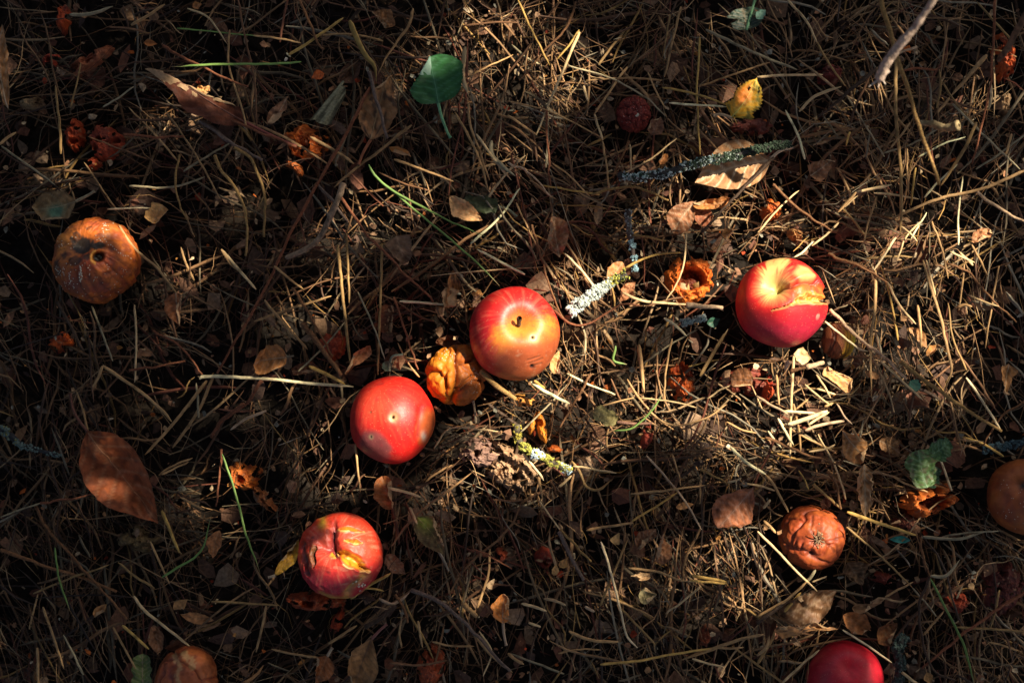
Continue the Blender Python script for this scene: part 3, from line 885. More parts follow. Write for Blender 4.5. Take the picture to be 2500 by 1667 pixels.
for (a, b, l, wd, ang, cc) in ((-22, -8, 26, 9, -50, (0.45, 0.34, 0.18)), (-8, -40, 32, 7, 80, (0.44, 0.28, 0.10)), (12, -22, 20, 8, 60, (0.30, 0.18, 0.06))):
    t = np.linspace(0, 1, 7)
    wv = np.sin(math.pi * t ** .8) * wd * k_
    ca, sa = math.cos(math.radians(ang)), math.sin(math.radians(ang))
    rows = [np.stack([(t * l * k_) * ca - s * wv * sa, (t * l * k_) * sa + s * wv * ca, .012 + .004 * t - .002 * s * s], -1) for s in (-1, 0, 1)]
    V = np.concatenate(rows) + [a * k_, b * k_, 0]
    F = [[i, i + 1, i + 8, i + 7] for i in list(range(6)) + list(range(7, 13))]
    mesh_obj('dry_scale', V, F, M['leaf'], np.tile(cc, (21, 1)), root)
pulp('apple_flesh', 'ragged orange-red scrap of rotten apple standing below the hollow core', 1667, 937, 31, 50, 5, .016, (0.60, 0.12, 0.016), (0.24, 0.025, 0.008), 7.1, .22)
pulp('apple_flesh', 'dark red flattened apple pulp round a dry brown leaf below the split apple', 1822, 930, 66, 40, -8, .007, (0.20, 0.035, 0.016), (0.035, 0.010, 0.007), 12.4, .6, lift=.004, hard=.4)
pulp('apple_peel', 'red orange scrap of peel at the right end of the flattened dark pulp', 1878, 952, 13, 36, -12, .012, (0.62, 0.08, 0.015), (0.28, 0.02, 0.01), 13.9, .3, cat='peel')
pulp('apple_peel', 'bright orange hollow curled apple peel at the right under the green herb leaves', 2270, 1226, 72, 34, 14, .026, (0.60, 0.15, 0.02), (0.24, 0.035, 0.012), 17.7, .3, hollow=.42, cat='peel', rough=.6)
pulp('apple_flesh', 'dull brown lump of pulp below the curled orange peel at the right', 2215, 1275, 34, 24, 20, .010, (0.17, 0.045, 0.02), (0.06, 0.016, 0.01), 19.1, .35)
pulp('apple_flesh', 'glowing orange crumbled pulp left above the torn apple', 596, 1165, 38, 34, -30, .014, (0.66, 0.17, 0.02), (0.20, 0.03, 0.012), 23.3, .5, rough=1.6)
pulp('apple_flesh', 'loose trail of orange crumbs of pulp running down to the yellow leaf', 645, 1222, 42, 15, -48, .010, (0.58, 0.20, 0.05), (0.16, 0.035, 0.015), 25.1, .6, rough=1.8)
pulp('apple_flesh', 'dark red pulp squeezed out under the torn apple', 765, 1470, 64, 24, -4, .014, BR_HI, BR_LO, 28.2, .35)
pulp('apple_peel', 'wrinkled red-orange tongue of peel at the bottom edge under the middle', 1050, 1630, 33, 52, -12, .016, (0.40, 0.075, 0.02), (0.17, 0.022, 0.01), 31.3, .2, cat='peel', rough=.7)
pulp('apple_flesh', 'orange pulp lying under the grey piece of bark at upper left', 742, 346, 54, 40, -15, .016, OR_HI, OR_LO, 35.7, .35)
pulp('apple_peel', 'thin orange curl of peel just below the pulp by the bark piece', 718, 408, 27, 10, -40, .010, (0.56, 0.14, 0.025), (0.24, 0.04, 0.012), 37.2, .3, cat='peel', arc=1.0)
pulp('apple_flesh', 'dull red pulp half hidden behind straws above the pale straw', 812, 845, 30, 38, 10, .010, (0.38, 0.06, 0.02), (0.13, 0.018, 0.009), 41.5, .3)
pulp('apple_flesh', 'small glowing orange-red pulp in the dark below the mouldy brown apple', 142, 838, 27, 24, -20, .012, (0.60, 0.10, 0.012), (0.16, 0.016, 0.008), 43.1, .35)
pulp('apple_flesh', 'upright red-orange lump of pulp left of another in the upper left dark', 178, 328, 23, 42, 6, .013, (0.50, 0.07, 0.014), OR_LO, 47.9, .3)
pulp('apple_flesh', 'dark rusty lump of pulp right of its redder neighbour at the upper left', 253, 350, 38, 44, 20, .012, (0.34, 0.05, 0.015), BR_LO, 49.3, .35)
pulp('apple_flesh', 'red flake of pulp pointing down under the rusty lump at upper left', 224, 398, 20, 14, 25, .008, (0.52, 0.07, 0.016), BR_LO, 51.0, .35)
pulp('apple_flesh', 'small red pulp near the top left corner', 150, 44, 19, 32, -5, .010, (0.50, 0.07, 0.012), BR_LO, 53.7, .3)
pulp('apple_flesh', 'red crumb of pulp under a pale straw bit near the upper left edge', 120, 145, 22, 15, 10, .008, (0.44, 0.055, 0.018), BR_LO, 57.0, .35)
pulp('apple_peel', 'long slanting strip of red-brown peel and chaff at the upper left', 212, 148, 62, 17, 32, .012, (0.46, 0.15, 0.06), (0.16, 0.03, 0.015), 59.9, .4, cat='peel')
pulp('apple_flesh', 'tall orange-red pulp near the top right edge', 2455, 140, 24, 66, 6, .020, (0.52, 0.09, 0.016), (0.16, 0.02, 0.01), 63.2, .25)
pulp('apple_flesh', 'dark red pulp deep in the shade of the upper right', 2028, 178, 30, 26, 0, .012, (0.20, 0.03, 0.018), (0.07, 0.012, 0.009), 67.1, .35)
pulp('apple_flesh', 'orange pulp ball at the right end of the big veined leaf', 1885, 512, 24, 27, 0, .016, (0.58, 0.12, 0.016), (0.18, 0.025, 0.01), 69.4, .25)
pulp('apple_flesh', 'dark reddish pulp in the shade below the yellow leaf', 1838, 308, 52, 20, 0, .007, (0.15, 0.035, 0.02), (0.06, 0.014, 0.009), 73.4, .3)
pulp('apple_flesh', 'dark red crumbled pulp with a pale flake in the lower right corner', 2338, 1470, 30, 22, -15, .012, (0.32, 0.05, 0.018), BR_LO, 77.7, .35)
pulp('apple_flesh', 'wide very dark red pulp against the right edge of the lower right corner', 2450, 1440, 52, 66, 10, .010, (0.15, 0.03, 0.016), (0.05, 0.012, 0.009), 79.7, .35)
pulp('apple_flesh', 'dull red pulp scrap among straw between wrinkled apple and corner pulp', 2160, 1412, 34, 14, -10, .008, (0.20, 0.04, 0.02), BR_LO, 81.2, .35)
pulp('apple_peel', 'red-orange narrow peel standing at the lower middle beside cut straw', 822, 1520, 14, 34, -20, .012, (0.50, 0.07, 0.018), BR_LO, 83.2, .3, cat='peel')
pulp('apple_peel', 'dull red flake of peel right below the greenish yellow leaf', 1580, 1066, 14, 30, -15, .009, (0.38, 0.06, 0.03), BR_LO, 85.5, .3, cat='peel')
pulp('apple_peel', 'red curled peel beside two cream flakes in the lower middle', 1332, 1376, 17, 34, 10, .010, (0.34, 0.05, 0.02), BR_LO, 87.9, .3, cat='peel', arc=.8)
pulp('apple_peel', 'orange curled petal of peel above the yellow lichen twig', 1322, 1042, 12, 44, 12, .014, (0.72, 0.25, 0.02), (0.46, 0.12, 0.012), 91.3, .15, cat='peel', rough=.5)
pulp('apple_peel', 'short orange petal of peel left of the taller one by the lichen twig', 1300, 1033, 10, 30, -14, .012, (0.72, 0.26, 0.025), (0.44, 0.13, 0.012), 92.3, .15, cat='peel', rough=.5)
pulp('apple_peel', 'small orange-red peel bit right above the end of the yellow lichen twig', 1354, 1096, 20, 9, -8, .008, (0.62, 0.14, 0.02), (0.36, 0.06, 0.012), 93.3, .3, cat='peel')
pulp('apple_peel', 'orange wedge of peel below the bright red apples, tip pointing right', 1280, 980, 26, 15, -12, .010, (0.70, 0.32, 0.06), (0.46, 0.16, 0.03), 94.8, .35, cat='peel', rough=.4)
pulp('apple_peel', 'red-orange curl of peel in the bottom right centre beside tan stalks', 1722, 1556, 15, 24, -8, .010, (0.46, 0.12, 0.04), BR_LO, 97.1, .35, cat='peel')
pulp('apple_flesh', 'orange-red tube of peel at the head of the long purple stalk, lower middle', 1222, 1358, 17, 17, -30, .014, (0.46, 0.08, 0.025), BR_LO, 98.1, .2)
pulp('crumpled_leaf', 'large crumpled tan leaf mass left below the yellow lichen twig', 1235, 1140, 78, 52, -45, .016, (0.46, 0.28, 0.15), (0.15, 0.075, 0.04), 103.1, .45, cat='leaf', rough=1.1, mat=M['debris'])
pulp('crumpled_leaf', 'pinkish brown crumpled leaf below the glossy red apple', 1165, 1105, 52, 34, -10, .012, (0.30, 0.17, 0.12), (0.10, 0.055, 0.04), 105.1, .4, cat='leaf', rough=1.1, mat=M['debris'])
pulp('seed_cluster', 'round crumbly orange brown seed head above right of the split apple', 1945, 572, 18, 16, 0, .012, (0.50, 0.24, 0.08), (0.16, 0.06, 0.025), 109.1, .3, cat='seed head', rough=1.8, mat=M['debris'])
pulp('leaf_shred', 'dull yellowish shredded leaf under the big brown leaf at lower left', 334, 1318, 42, 30, 0, .008, (0.26, 0.17, 0.07), (0.06, 0.04, 0.02), 113.1, .6, cat='leaf', rough=1.6, mat=M['debris'])
pulp('wood_splinter', 'crumbly tan rotten wood on the right below the tall orange pulp', 2450, 262, 17, 44, -12, .012, (0.36, 0.22, 0.11), (0.10, 0.06, 0.03), 117.1, .35, cat='wood', rough=1.4, mat=M['debris'])
pulp('wood_splinter', 'flaky tan wood chip lying flat near the left edge', 76, 250, 34, 13, 8, .010, (0.38, 0.25, 0.12), (0.12, 0.07, 0.035), 119.1, .4, cat='wood', rough=1.5, mat=M['debris'])
# ------------------------------------------------------------------ leaves
LEAF_PTS = []
def leaf(name, label, base, tip, width, col, z=.034, shape='ovate', folds=None, cup=.25, arch=.0, crump=.09, seed=1, vein=(0.5, 0.36, 0.22), vs=.5, spots=None, tooth=.09,
         stalk=None, stalk_col=None, mat=None, tilt=0.0, patch=None, group=None, res=(34, 19), holes=0.0, hard=.8, cat='leaf', twist=0.0):
    """base, tip in plan units; folds: (a, b, dir degrees, roll radius, max degrees) in units of the leaf's length"""
    if name == 'dead_leaf':
        col = np.array(col) * (1.35, 1.03, .68)
    mx, my = (base[0] + tip[0]) / 2, (base[1] + tip[1]) / 2
    zc = ground_at(mx, my) + z
    x0, y0 = at(*base, zc)
    x1, y1 = at(*tip, zc)
    L = math.hypot(x1 - x0, y1 - y0)
    ang = math.atan2(y1 - y0, x1 - x0)
    W = width * PX * (D - zc) / D / 2 / L
    crump = crump * 1.9
    r_ = np.random.default_rng(int(seed * 100))
    auto = folds is None
    folds = folds or ()
    if auto and name == 'dead_leaf' and res[0] > 15:
        sg = r_.choice([-1, 1])
        folds = ((r_.uniform(.2, .7), sg * W * r_.uniform(.35, .8), sg * 90 + r_.uniform(-35, 35), r_.uniform(.03, .08), r_.uniform(50, 150)),)
        if r_.random() < .6:
            folds += ((r_.uniform(.72, .9), 0, r_.uniform(-40, 40), r_.uniform(.04, .08), r_.uniform(50, 130)),)
    bendx = r_.uniform(-.12, .12)
    t = np.linspace(0, 1, res[0])
    s = np.linspace(-1, 1, res[1])
    prof = {'ovate': lambda t: np.sin(math.pi * np.clip(t, 0, 1) ** .78) ** .98,
            'round': lambda t: np.sqrt(np.clip(1 - (2 * t - 1) ** 2, 0, 1)) ** .8,
            'obovate': lambda t: np.sin(math.pi * np.clip(t, 0, 1) ** 1.4) ** .7,
            'narrow': lambda t: np.sin(math.pi * t) ** .8,
            'strip': lambda t: np.clip(np.minimum(t / .08, (1 - t) / .12), 0, 1) ** .5,
            'tri': lambda t: np.clip(np.minimum(t / .12, 1), 0, 1) * (1 - t) ** .7 * 1.1}[shape]
    w = np.maximum(prof(t), .02)
    T, S = np.meshgrid(t, s, indexing='ij')
    pz = np.stack([T * 3, S * 1.2 + seed, T * 0 + seed], -1)
    saw = 1 + tooth * .7 * (((t * 15) % 1) - .5) + tooth * 2.0 * noise(np.stack([t * 6, t * 0 + seed, t * 0], -1), 1)
    def place(T, S, wv):
        X = T.copy()
        Y = S * wv * W * (1 + .12 * np.sign(S) * bendx * 6) + bendx * np.sin(math.pi * T) * .5
        Z = cup * W * np.abs(S) ** 1.6 * wv + arch * np.sin(math.pi * T)
        q = np.stack([X * 4, Y * 4 + seed, X * 0 + seed * 3.1], -1)
        Z = Z + crump * fbm(q, 1.0, seed, 3) * .6 + crump * .25 * ridged(q, 2.3, seed + 4, 2)
        vp = np.abs(((T * 7 - np.abs(S) * 1.5) % 1) - .5) * 2
        Z = Z - .006 * vs * (vp > .78) * 1.0
        if twist:
            a = twist * (T - .5)
            Y, Z = Y * np.cos(a) - Z * np.sin(a), Y * np.sin(a) + Z * np.cos(a)
        for (fa, fb, fd, fr, fm) in folds:
            dx, dy = math.cos(math.radians(fd)), math.sin(math.radians(fd))
            sd = (X - fa) * dx + (Y - fb) * dy
            k = sd > 0
            m = math.radians(fm)
            a = np.minimum(sd / fr, m)
            rem = np.maximum(sd - fr * m, 0)
            hz = fr - Z
            ns = hz * np.sin(a) + rem * np.cos(a)
            nz = fr - hz * np.cos(a) + rem * np.sin(a)
            X = np.where(k, X + (ns - sd) * dx, X)
            Y = np.where(k, Y + (ns - sd) * dy, Y)
            Z = np.where(k, nz, Z)
        return X, Y, Z + tilt * T, vp
    X, Y, Z, vp = place(T, S, (w * saw)[:, None])
    c, sn = math.cos(ang), math.sin(ang)
    def tow(X, Y, Z):
        return np.stack([(X * c - Y * sn) * L, (X * sn + Y * c) * L, Z * L], -1)
    V = tow(X, Y, Z).reshape(-1, 3)
    V[:, 2] -= min(0, V[:, 2].min() + .012)
    n1 = fbm(pz, 1.4, seed + 2, 3).ravel()
    cc = mix(col, np.array(col) * .55, sstep(-.1, .7, n1))
    cc = mix(cc, np.array(col) * 1.35, sstep(.1, .7, -n1) * .6)
    cc = mix(cc, vein, (sstep(.70, .92, vp).ravel()) * min(1, vs * 1.1))
    cc = mix(cc, np.array(col) * .4, sstep(.25, .6, noise(pz, 5.5, seed + 21)).ravel() * .5)
    cc = mix(cc, vein, np.exp(-(np.abs(S) * np.maximum(w, .2)[:, None] / .07) ** 2).ravel() * min(1, vs * 1.2))
    if spots:
        lo = .10 if name == 'yellow_leaf' else .25
        sp = sstep(lo, lo + .25, noise(pz, 4.5 if lo > .2 else 3.0, seed + 7)).ravel()
        cc = mix(cc, spots, sp * .85)
    if patch:
        (pt, ps, pr, pc) = patch
        cc = mix(cc, pc, np.clip(np.exp(-(((T - pt) / pr) ** 2 + ((S - ps) / (pr * 2.2)) ** 2)).ravel() * 1.6, 0, 1) * .9)
    edge = sstep(.85, 1.0, np.abs(S)).ravel()
    cc = mix(cc, np.array(col) * .45, edge * .35)
    I = np.arange(res[0] * res[1]).reshape(res)
    F = np.stack([I[:-1, :-1], I[1:, :-1], I[1:, 1:], I[:-1, 1:]], -1).reshape(-1, 4)
    if holes:
        hn = noise(pz, 3.4, seed + 17).ravel()
        F = F[hn[F].max(1) < holes]
    root = thing(name, label, cat, (x0, y0, zc), group)
    mesh_obj('blade', V, F, mat or M['leaf'], cc, root)
    if vs > .2 and res[0] > 20:
        tt = np.linspace(.01, .93, 18)
        a, b, e, _ = place(tt, tt * 0, np.interp(tt, t, w))
        P = tow(a, b, e + .004)
        P[:, 2] -= 0
        rr = np.linspace(.011, .003, 18) * L * .75
        Vm, Fm = tubes(P[None], rr[None], 5, .7)
        mesh_obj('midrib', Vm, Fm, M['straw'], np.tile(vein, (len(Vm), 1)), root)
    if stalk:
        pts = [(0, 0, .0005)]
        for q in stalk:
            qx, qy = at(*q, zc)
            pts.append((qx - x0, qy - y0, .001 * (1 + rng.random())))
        P = catmull(pts, 12)
        rr = np.linspace(.0013, .0010, 12)
        rr[-1] *= 1.5
        Vs, Fs = tubes(P[None], rr[None], 5)
        mesh_obj('stalk', Vs, Fs, M['straw'], np.tile(stalk_col or vein, (len(Vs), 1)), root)
    ZONES.append(((x0 + x1) / 2, (y0 + y1) / 2, L * .52, max(W * L * 1.0, .003), ang, zc - .004, hard))
    return root

BRN, RBR, TAN, CRM, GRY, DKB = (0.22, 0.10, 0.05), (0.20, 0.065, 0.032), (0.40, 0.23, 0.11), (0.56, 0.38, 0.20), (0.22, 0.17, 0.12), (0.10, 0.05, 0.028)
lf = leaf
lf('dead_leaf', 'long red-brown leaf with its upper edges curled over to pale tan, upper left', (600, 300), (368, 142), 96, (0.13, 0.045, 0.025), seed=2.1, z=.040,
   folds=((.30, -.035, -80, .022, 172),), cup=.15, crump=.05, stalk=[(660, 330), (724, 359)], stalk_col=(0.26, 0.07, 0.05), vein=(0.2, 0.08, 0.05), vs=.3)
lf('dead_leaf', 'tan curled leaf standing on edge against the left border, upper left', (20, 266), (6, 60), 50, TAN, seed=3.3, folds=((.4, .08, 95, .03, 120),), shape='narrow', z=.036)
lf('dead_leaf', 'oval grey-brown leaf with a green patch above the mouldy apple', (186, 492), (70, 512), 84, (0.19, 0.15, 0.09), seed=4.2, patch=(.45, .25, .16, (0.10, 0.22, 0.13)), vein=(0.34, 0.28, 0.16), vs=.4, stalk=[(215, 478), (232, 468)], crump=.03)
lf('dead_leaf', 'small cream square leaf beside the tip of a straight straw, left', (372, 545), (396, 500), 52, (0.52, 0.36, 0.17), seed=5.2, shape='strip', vs=.25, cup=.1, crump=.04)
lf('dead_leaf', 'brown leaf speckled with dark holes standing left of the green leaf', (905, 342), (950, 176), 92, (0.30, 0.18, 0.10), seed=6.4, spots=(0.06, 0.035, 0.022), vein=(0.42, 0.26, 0.12), folds=((.75, .1, 50, .05, 90),), crump=.08, stalk=[(888, 372), (876, 402)], stalk_col=(0.35, 0.12, 0.05))
lf('dead_leaf', 'narrow pinkish tan leaf pointing down at the left of the bark piece', (700, 240), (664, 322), 42, (0.32, 0.19, 0.13), seed=7.2, shape='obovate', vs=.3)
lf('green_leaf', 'round dark green leaf with one pale folded corner', (1070, 253), (1044, 134), 140, (0.030, 0.120, 0.032), seed=8.3, shape='round', mat=M['greenleaf'], z=.042,
   folds=((.68, .22, 46, .02, 178),), cup=.12, crump=.025, vein=(0.10, 0.26, 0.13), vs=.45, stalk=[(1078, 285), (1092, 323), (1100, 338)], stalk_col=(0.16, 0.34, 0.16))
lf('dead_leaf', 'brown crumpled leaf near the top edge, left of the green leaf', (965, 62), (903, 30), 48, (0.27, 0.15, 0.07), seed=9.1, crump=.12, vs=.2)
lf('dead_leaf', 'small orange heart shaped leaf bit above the bark piece', (792, 180), (760, 192), 24, (0.55, 0.14, 0.03), seed=9.9, vs=.1, res=(14, 9))
lf('dead_leaf', 'tan leaf curled into a little boat in the middle of the upper half', (950, 360), (1010, 382), 24, (0.46, 0.26, 0.10), seed=10.7, shape='narrow', cup=1.2, vs=.2, res=(20, 11))
lf('dead_leaf', 'pale cream pointed leaf tip folded like an arrow, upper middle', (1098, 480), (1178, 538), 50, (0.62, 0.44, 0.27), seed=11.3, shape='ovate', cup=.5, crump=.08, vs=.2, z=.038)
lf('green_leaf', 'dull olive green leaf tucked behind the pale arrow shaped leaf', (1216, 505), (1128, 498), 40, (0.07, 0.085, 0.03), seed=12.1, shape='strip', mat=M['greenleaf'], vein=(0.13, 0.13, 0.05), vs=.3, z=.030, stalk=[(1240, 512), (1262, 530)], stalk_col=(0.2, 0.2, 0.12))
lf('yellow_leaf', 'bright yellow leaf with green and dark spots and a torn upright tip', (1785, 288), (1848, 190), 78, (0.66, 0.34, 0.02), seed=13.6, shape='ovate', z=.044, spots=(0.16, 0.15, 0.03), patch=(.55, .35, .22, (0.62, 0.17, 0.02)), tooth=.34, res=(46, 25), holes=.8, crump=.07, cup=.3, stalk=[(1760, 280), (1741, 283)], stalk_col=(0.45, 0.30, 0.16), vein=(0.4, 0.40, 0.1))
lf('dead_leaf', 'big tan leaf with pale branching veins under the long lichen branch', (1880, 392), (1697, 446), 122, (0.36, 0.225, 0.13), seed=14.2, shape='ovate', z=.035, folds=(), vein=(0.66, 0.48, 0.28), vs=.95, crump=.015, cup=.15, tooth=.02, stalk=[(1900, 372), (1935, 360)], res=(52, 27))
lf('dead_leaf', 'rounded brown leaf hanging left below the big veined leaf', (1700, 490), (1640, 572), 68, (0.27, 0.14, 0.085), seed=15.5, shape='obovate', crump=.10, z=.026)
lf('dead_leaf', 'narrow rolled rusty leaf strip under the big veined leaf', (1780, 492), (1690, 498), 26, (0.33, 0.16, 0.06), seed=16.6, shape='strip', cup=.9, vs=.2, z=.028)
lf('dead_leaf', 'reddish brown ragged leaf below the narrow rolled strip', (1695, 512), (1756, 552), 44, (0.25, 0.10, 0.06), seed=17.7, crump=.14, vs=.2, z=.022)
lf('dead_leaf', 'brown leaf with a fanned top and long point hanging down in the centre', (1366, 628), (1352, 528), 74, (0.27, 0.155, 0.10), seed=18.8, shape='obovate', crump=.10, vs=.4, folds=((.6, .12, 80, .08, 80),))
lf('dead_leaf', 'pinkish brown leaf beside the tiny dark red apple', (1592, 330), (1612, 282), 46, (0.25, 0.14, 0.10), seed=19.2, crump=.12, vs=.2, z=.024)
lf('green_leaf', 'grey-green lobed leaf in the dark near the top edge, right of centre', (1822, 74), (1812, 20), 70, (0.05, 0.085, 0.05), seed=20.1, shape='round', tooth=.3, mat=M['greenleaf'], stalk=[(1842, 2)], stalk_col=(0.12, 0.25, 0.12), vs=.3, z=.026)
lf('green_leaf', 'pale mint green scrap touching the dark lobed leaf near the top', (1846, 46), (1870, 24), 22, (0.20, 0.38, 0.25), seed=20.9, mat=M['greenleaf'], vs=.1, res=(12, 9), z=.036)
lf('dead_leaf', 'triangular brown leaf in the shade above the split apple', (1978, 430), (2040, 382), 54, (0.22, 0.12, 0.07), seed=21.4, shape='tri', crump=.08, vs=.3)
lf('dead_leaf', 'glossy brown leaf folded in half below the mouldy apple', (430, 714), (442, 796), 62, (0.28, 0.115, 0.05), seed=22.9, shape='ovate', folds=((.4, .10, 75, .03, 130),), crump=.06, vs=.25, z=.038)
lf('dead_leaf', 'small tan leaf scrap beside a vertical pale stalk, left', (340, 850), (376, 866), 36, (0.26, 0.15, 0.09), seed=23.3, shape='tri', vs=.2, res=(18, 11))
lf('dead_leaf', 'broad tan orange leaf above the left half of the long pale straw', (700, 872), (610, 886), 70, (0.40, 0.21, 0.085), seed=24.4, shape='round', cup=.35, crump=.07, vs=.25, z=.038)
lf('dead_leaf', 'dark brown leaf lying to the right of the broad tan orange leaf', (780, 900), (704, 906), 44, (0.14, 0.06, 0.035), seed=24.9, crump=.10, vs=.2, z=.020)
lf('dead_leaf', 'very large red-brown leaf with a long stalk at the lower left', (214, 1053), (386, 1276), 150, (0.26, 0.085, 0.036), seed=25.5, shape='ovate', z=.038, stalk=[(190, 1020), (178, 990), (173, 960)], stalk_col=(0.16, 0.06, 0.035), vein=(0.46, 0.20, 0.09), vs=.55, crump=.085, cup=.45, folds=((.55, .27, 85, .06, 90),), res=(52, 27), tooth=.02)
lf('dead_leaf', 'grey-brown heart shaped leaf pointing down left of the long green blade', (968, 576), (1000, 656), 76, (0.19, 0.13, 0.10), seed=26.1, shape='tri', crump=.05, vs=.2)
lf('dead_leaf', 'dark shiny cupped leaf with a pale curled lip above the bright red apple', (955, 745), (940, 814), 62, (0.10, 0.045, 0.025), seed=27.2, shape='round', cup=.9, folds=((.1, .12, 100, .03, 120),), vs=.1, z=.034)
lf('dead_leaf', 'pinkish brown leaf rolled into a twisted ribbon left of the cupped leaf', (842, 914), (902, 842), 26, (0.40, 0.20, 0.12), seed=28.2, shape='strip', twist=1.6, cup=.8, vs=.1, z=.038)
lf('dead_leaf', 'tall twisted tan leaf standing left of the golden apple', (1112, 800), (1106, 660), 40, (0.34, 0.20, 0.10), seed=29.3, shape='narrow', cup=1.0, crump=.14, spots=(0.09, 0.05, 0.03), vs=.1)
lf('dead_leaf', 'dark brown leaf in the gap below the tall twisted leaf', (1130, 850), (1050, 830), 46, (0.12, 0.06, 0.035), seed=29.9, crump=.1, vs=.1, z=.018)
lf('dead_leaf', 'torn tan leaf edge peeping out at the upper left of the golden apple', (1180, 722), (1150, 716), 26, (0.46, 0.28, 0.13), seed=30.3, tooth=.3, vs=.1, res=(16, 9))
lf('dead_leaf', 'tan leaf peeping out at the lower right of the golden apple', (1352, 912), (1364, 856), 36, (0.48, 0.31, 0.16), seed=31.3, crump=.10, vs=.2)
lf('dead_leaf', 'brown pointed leaf lying across the upper side of the white lichen twig', (1475, 700), (1520, 640), 44, (0.36, 0.20, 0.10), seed=32.4, shape='obovate', z=.032, vs=.3)
lf('dead_leaf', 'brown crumpled leaf under the lower side of the white lichen twig', (1510, 735), (1552, 688), 36, (0.30, 0.16, 0.10), seed=33.4, crump=.16, vs=.1, z=.026)
lf('dead_leaf', 'small tan leaf in the bright patch above the hollow core', (1762, 574), (1796, 566), 30, (0.44, 0.25, 0.10), seed=34.1, vs=.2, res=(18, 11))
lf('yellow_leaf', 'oval greenish yellow leaf with a thin stalk in the centre right', (1507, 1030), (1450, 1000), 42, (0.42, 0.34, 0.12), seed=35.6, shape='round', stalk=[(1550, 1034), (1592, 1033)], stalk_col=(0.2, 0.1, 0.06), vein=(0.5, 0.42, 0.2), vs=.3, z=.040)
lf('dead_leaf', 'dry brown two-lobed leaf lying in dark pulp below the split apple', (1838, 928), (1784, 926), 54, (0.20, 0.10, 0.05), seed=36.6, shape='round', cup=.3, vein=(0.08, 0.04, 0.02), vs=.6, z=.034)
lf('dead_leaf', 'white cream flake just under the split apple', (1948, 852), (1972, 884), 30, (0.70, 0.60, 0.42), seed=37.7, shape='strip', vs=.1, res=(14, 9), cup=.3)
lf('dead_leaf', 'ribbed tan leaf below the small striped fruit', (2012, 900), (2084, 952), 40, (0.50, 0.32, 0.16), seed=38.8, shape='strip', crump=.08, vs=.6, tooth=.1)
lf('dead_leaf', 'folded tan leaf pointing down near the right edge', (2462, 888), (2442, 984), 36, (0.36, 0.21, 0.095), seed=39.9, shape='tri', cup=.5, vs=.3)
lf('dead_leaf', 'wavy reddish tan leaf near the right edge above the fine straw', (2372, 590), (2432, 562), 36, (0.36, 0.20, 0.12), seed=40.4, crump=.16, vs=.2)
lf('dead_leaf', 'tan leaf with a dark cast across it, above the long curled tan leaf', (2056, 1050), (2128, 1128), 66, (0.42, 0.25, 0.12), seed=41.4, shape='obovate', crump=.10, vs=.4, z=.030)
lf('dead_leaf', 'upright tan leaf rolled like a tube left of the green herb leaves', (2110, 1132), (2112, 1262), 58, (0.42, 0.28, 0.16), seed=42.7, shape='ovate', folds=((.4, .10, 90, .06, 110), (.4, -.10, -90, .06, 80)), vs=.7, z=.040, vein=(0.6, 0.46, 0.28))
lf('dead_leaf', 'shaded grey-brown leaf behind the rolled upright leaf', (2060, 1150), (2040, 1210), 50, (0.24, 0.16, 0.09), seed=43.2, vs=.2, z=.024)
lf('dead_leaf', 'brown leaf between the tan leaf and the green herb leaves', (2146, 1075), (2202, 1108), 50, (0.26, 0.16, 0.085), seed=44.2, vs=.3, z=.028)
lf('herb_leaf', 'large scalloped green herb leaf above the curled orange peel', (2262, 1190), (2240, 1098), 80, (0.10, 0.18, 0.045), seed=45.5, shape='round', tooth=.22, mat=M['greenleaf'], z=.044, spots=(0.16, 0.14, 0.07), vein=(0.24, 0.40, 0.2), vs=.5)
lf('herb_leaf', 'smaller scalloped green herb leaf at the upper right of the larger one', (2268, 1112), (2318, 1076), 56, (0.08, 0.17, 0.05), seed=46.5, shape='round', tooth=.25, mat=M['greenleaf'], z=.040, vein=(0.22, 0.38, 0.2), vs=.5)
lf('herb_leaf', 'dim green herb leaf half hidden between the scalloped pair and the peel', (2266, 1188), (2290, 1140), 40, (0.035, 0.12, 0.055), seed=46.9, shape='round', tooth=.2, mat=M['greenleaf'], z=.030, vs=.3)
lf('herb_leaf', 'tiny mint green leaf on the straw right of the striped fruit', (2222, 930), (2244, 952), 26, (0.16, 0.42, 0.24), seed=47.9, shape='round', tooth=.25, mat=M['greenleaf'], vs=.2, res=(14, 9))
lf('herb_leaf', 'small teal green blade curled to the right below the thick stalk, lower right', (2222, 1318), (2172, 1316), 18, (0.03, 0.28, 0.22), seed=48.4, shape='narrow', mat=M['greenleaf'], vs=.1, cup=.8, res=(16, 9))
lf('dead_leaf', 'orange tan leaf scrap at the lower left beside the torn apple trail', (536, 1294), (520, 1366), 36, (0.38, 0.19, 0.09), seed=49.4, vs=.2)
lf('yellow_leaf', 'bright yellow curved leaf sticking out at the left of the torn apple', (672, 1404), (728, 1312), 36, (0.66, 0.34, 0.03), seed=50.4, shape='narrow', cup=.6, vs=.2, z=.038, stalk=[(655, 1408)], folds=((.4, .06, 80, .05, 70),))
lf('dead_leaf', 'orange brown cupped leaf under a pale straw below the bright red apple', (960, 1242), (932, 1162), 60, (0.36, 0.15, 0.06), seed=51.5, shape='round', cup=.5, crump=.08, vs=.2, z=.030)
lf('yellow_leaf', 'half green half brown leaf with a yellow rim, right of the torn apple', (1018, 1262), (1082, 1352), 72, (0.20, 0.12, 0.045), seed=52.6, shape='ovate', patch=(.14, .1, .22, (0.34, 0.38, 0.05)), folds=((.5, .24, 75, .03, 120),), vein=(0.4, 0.3, 0.1), vs=.3, z=.040)
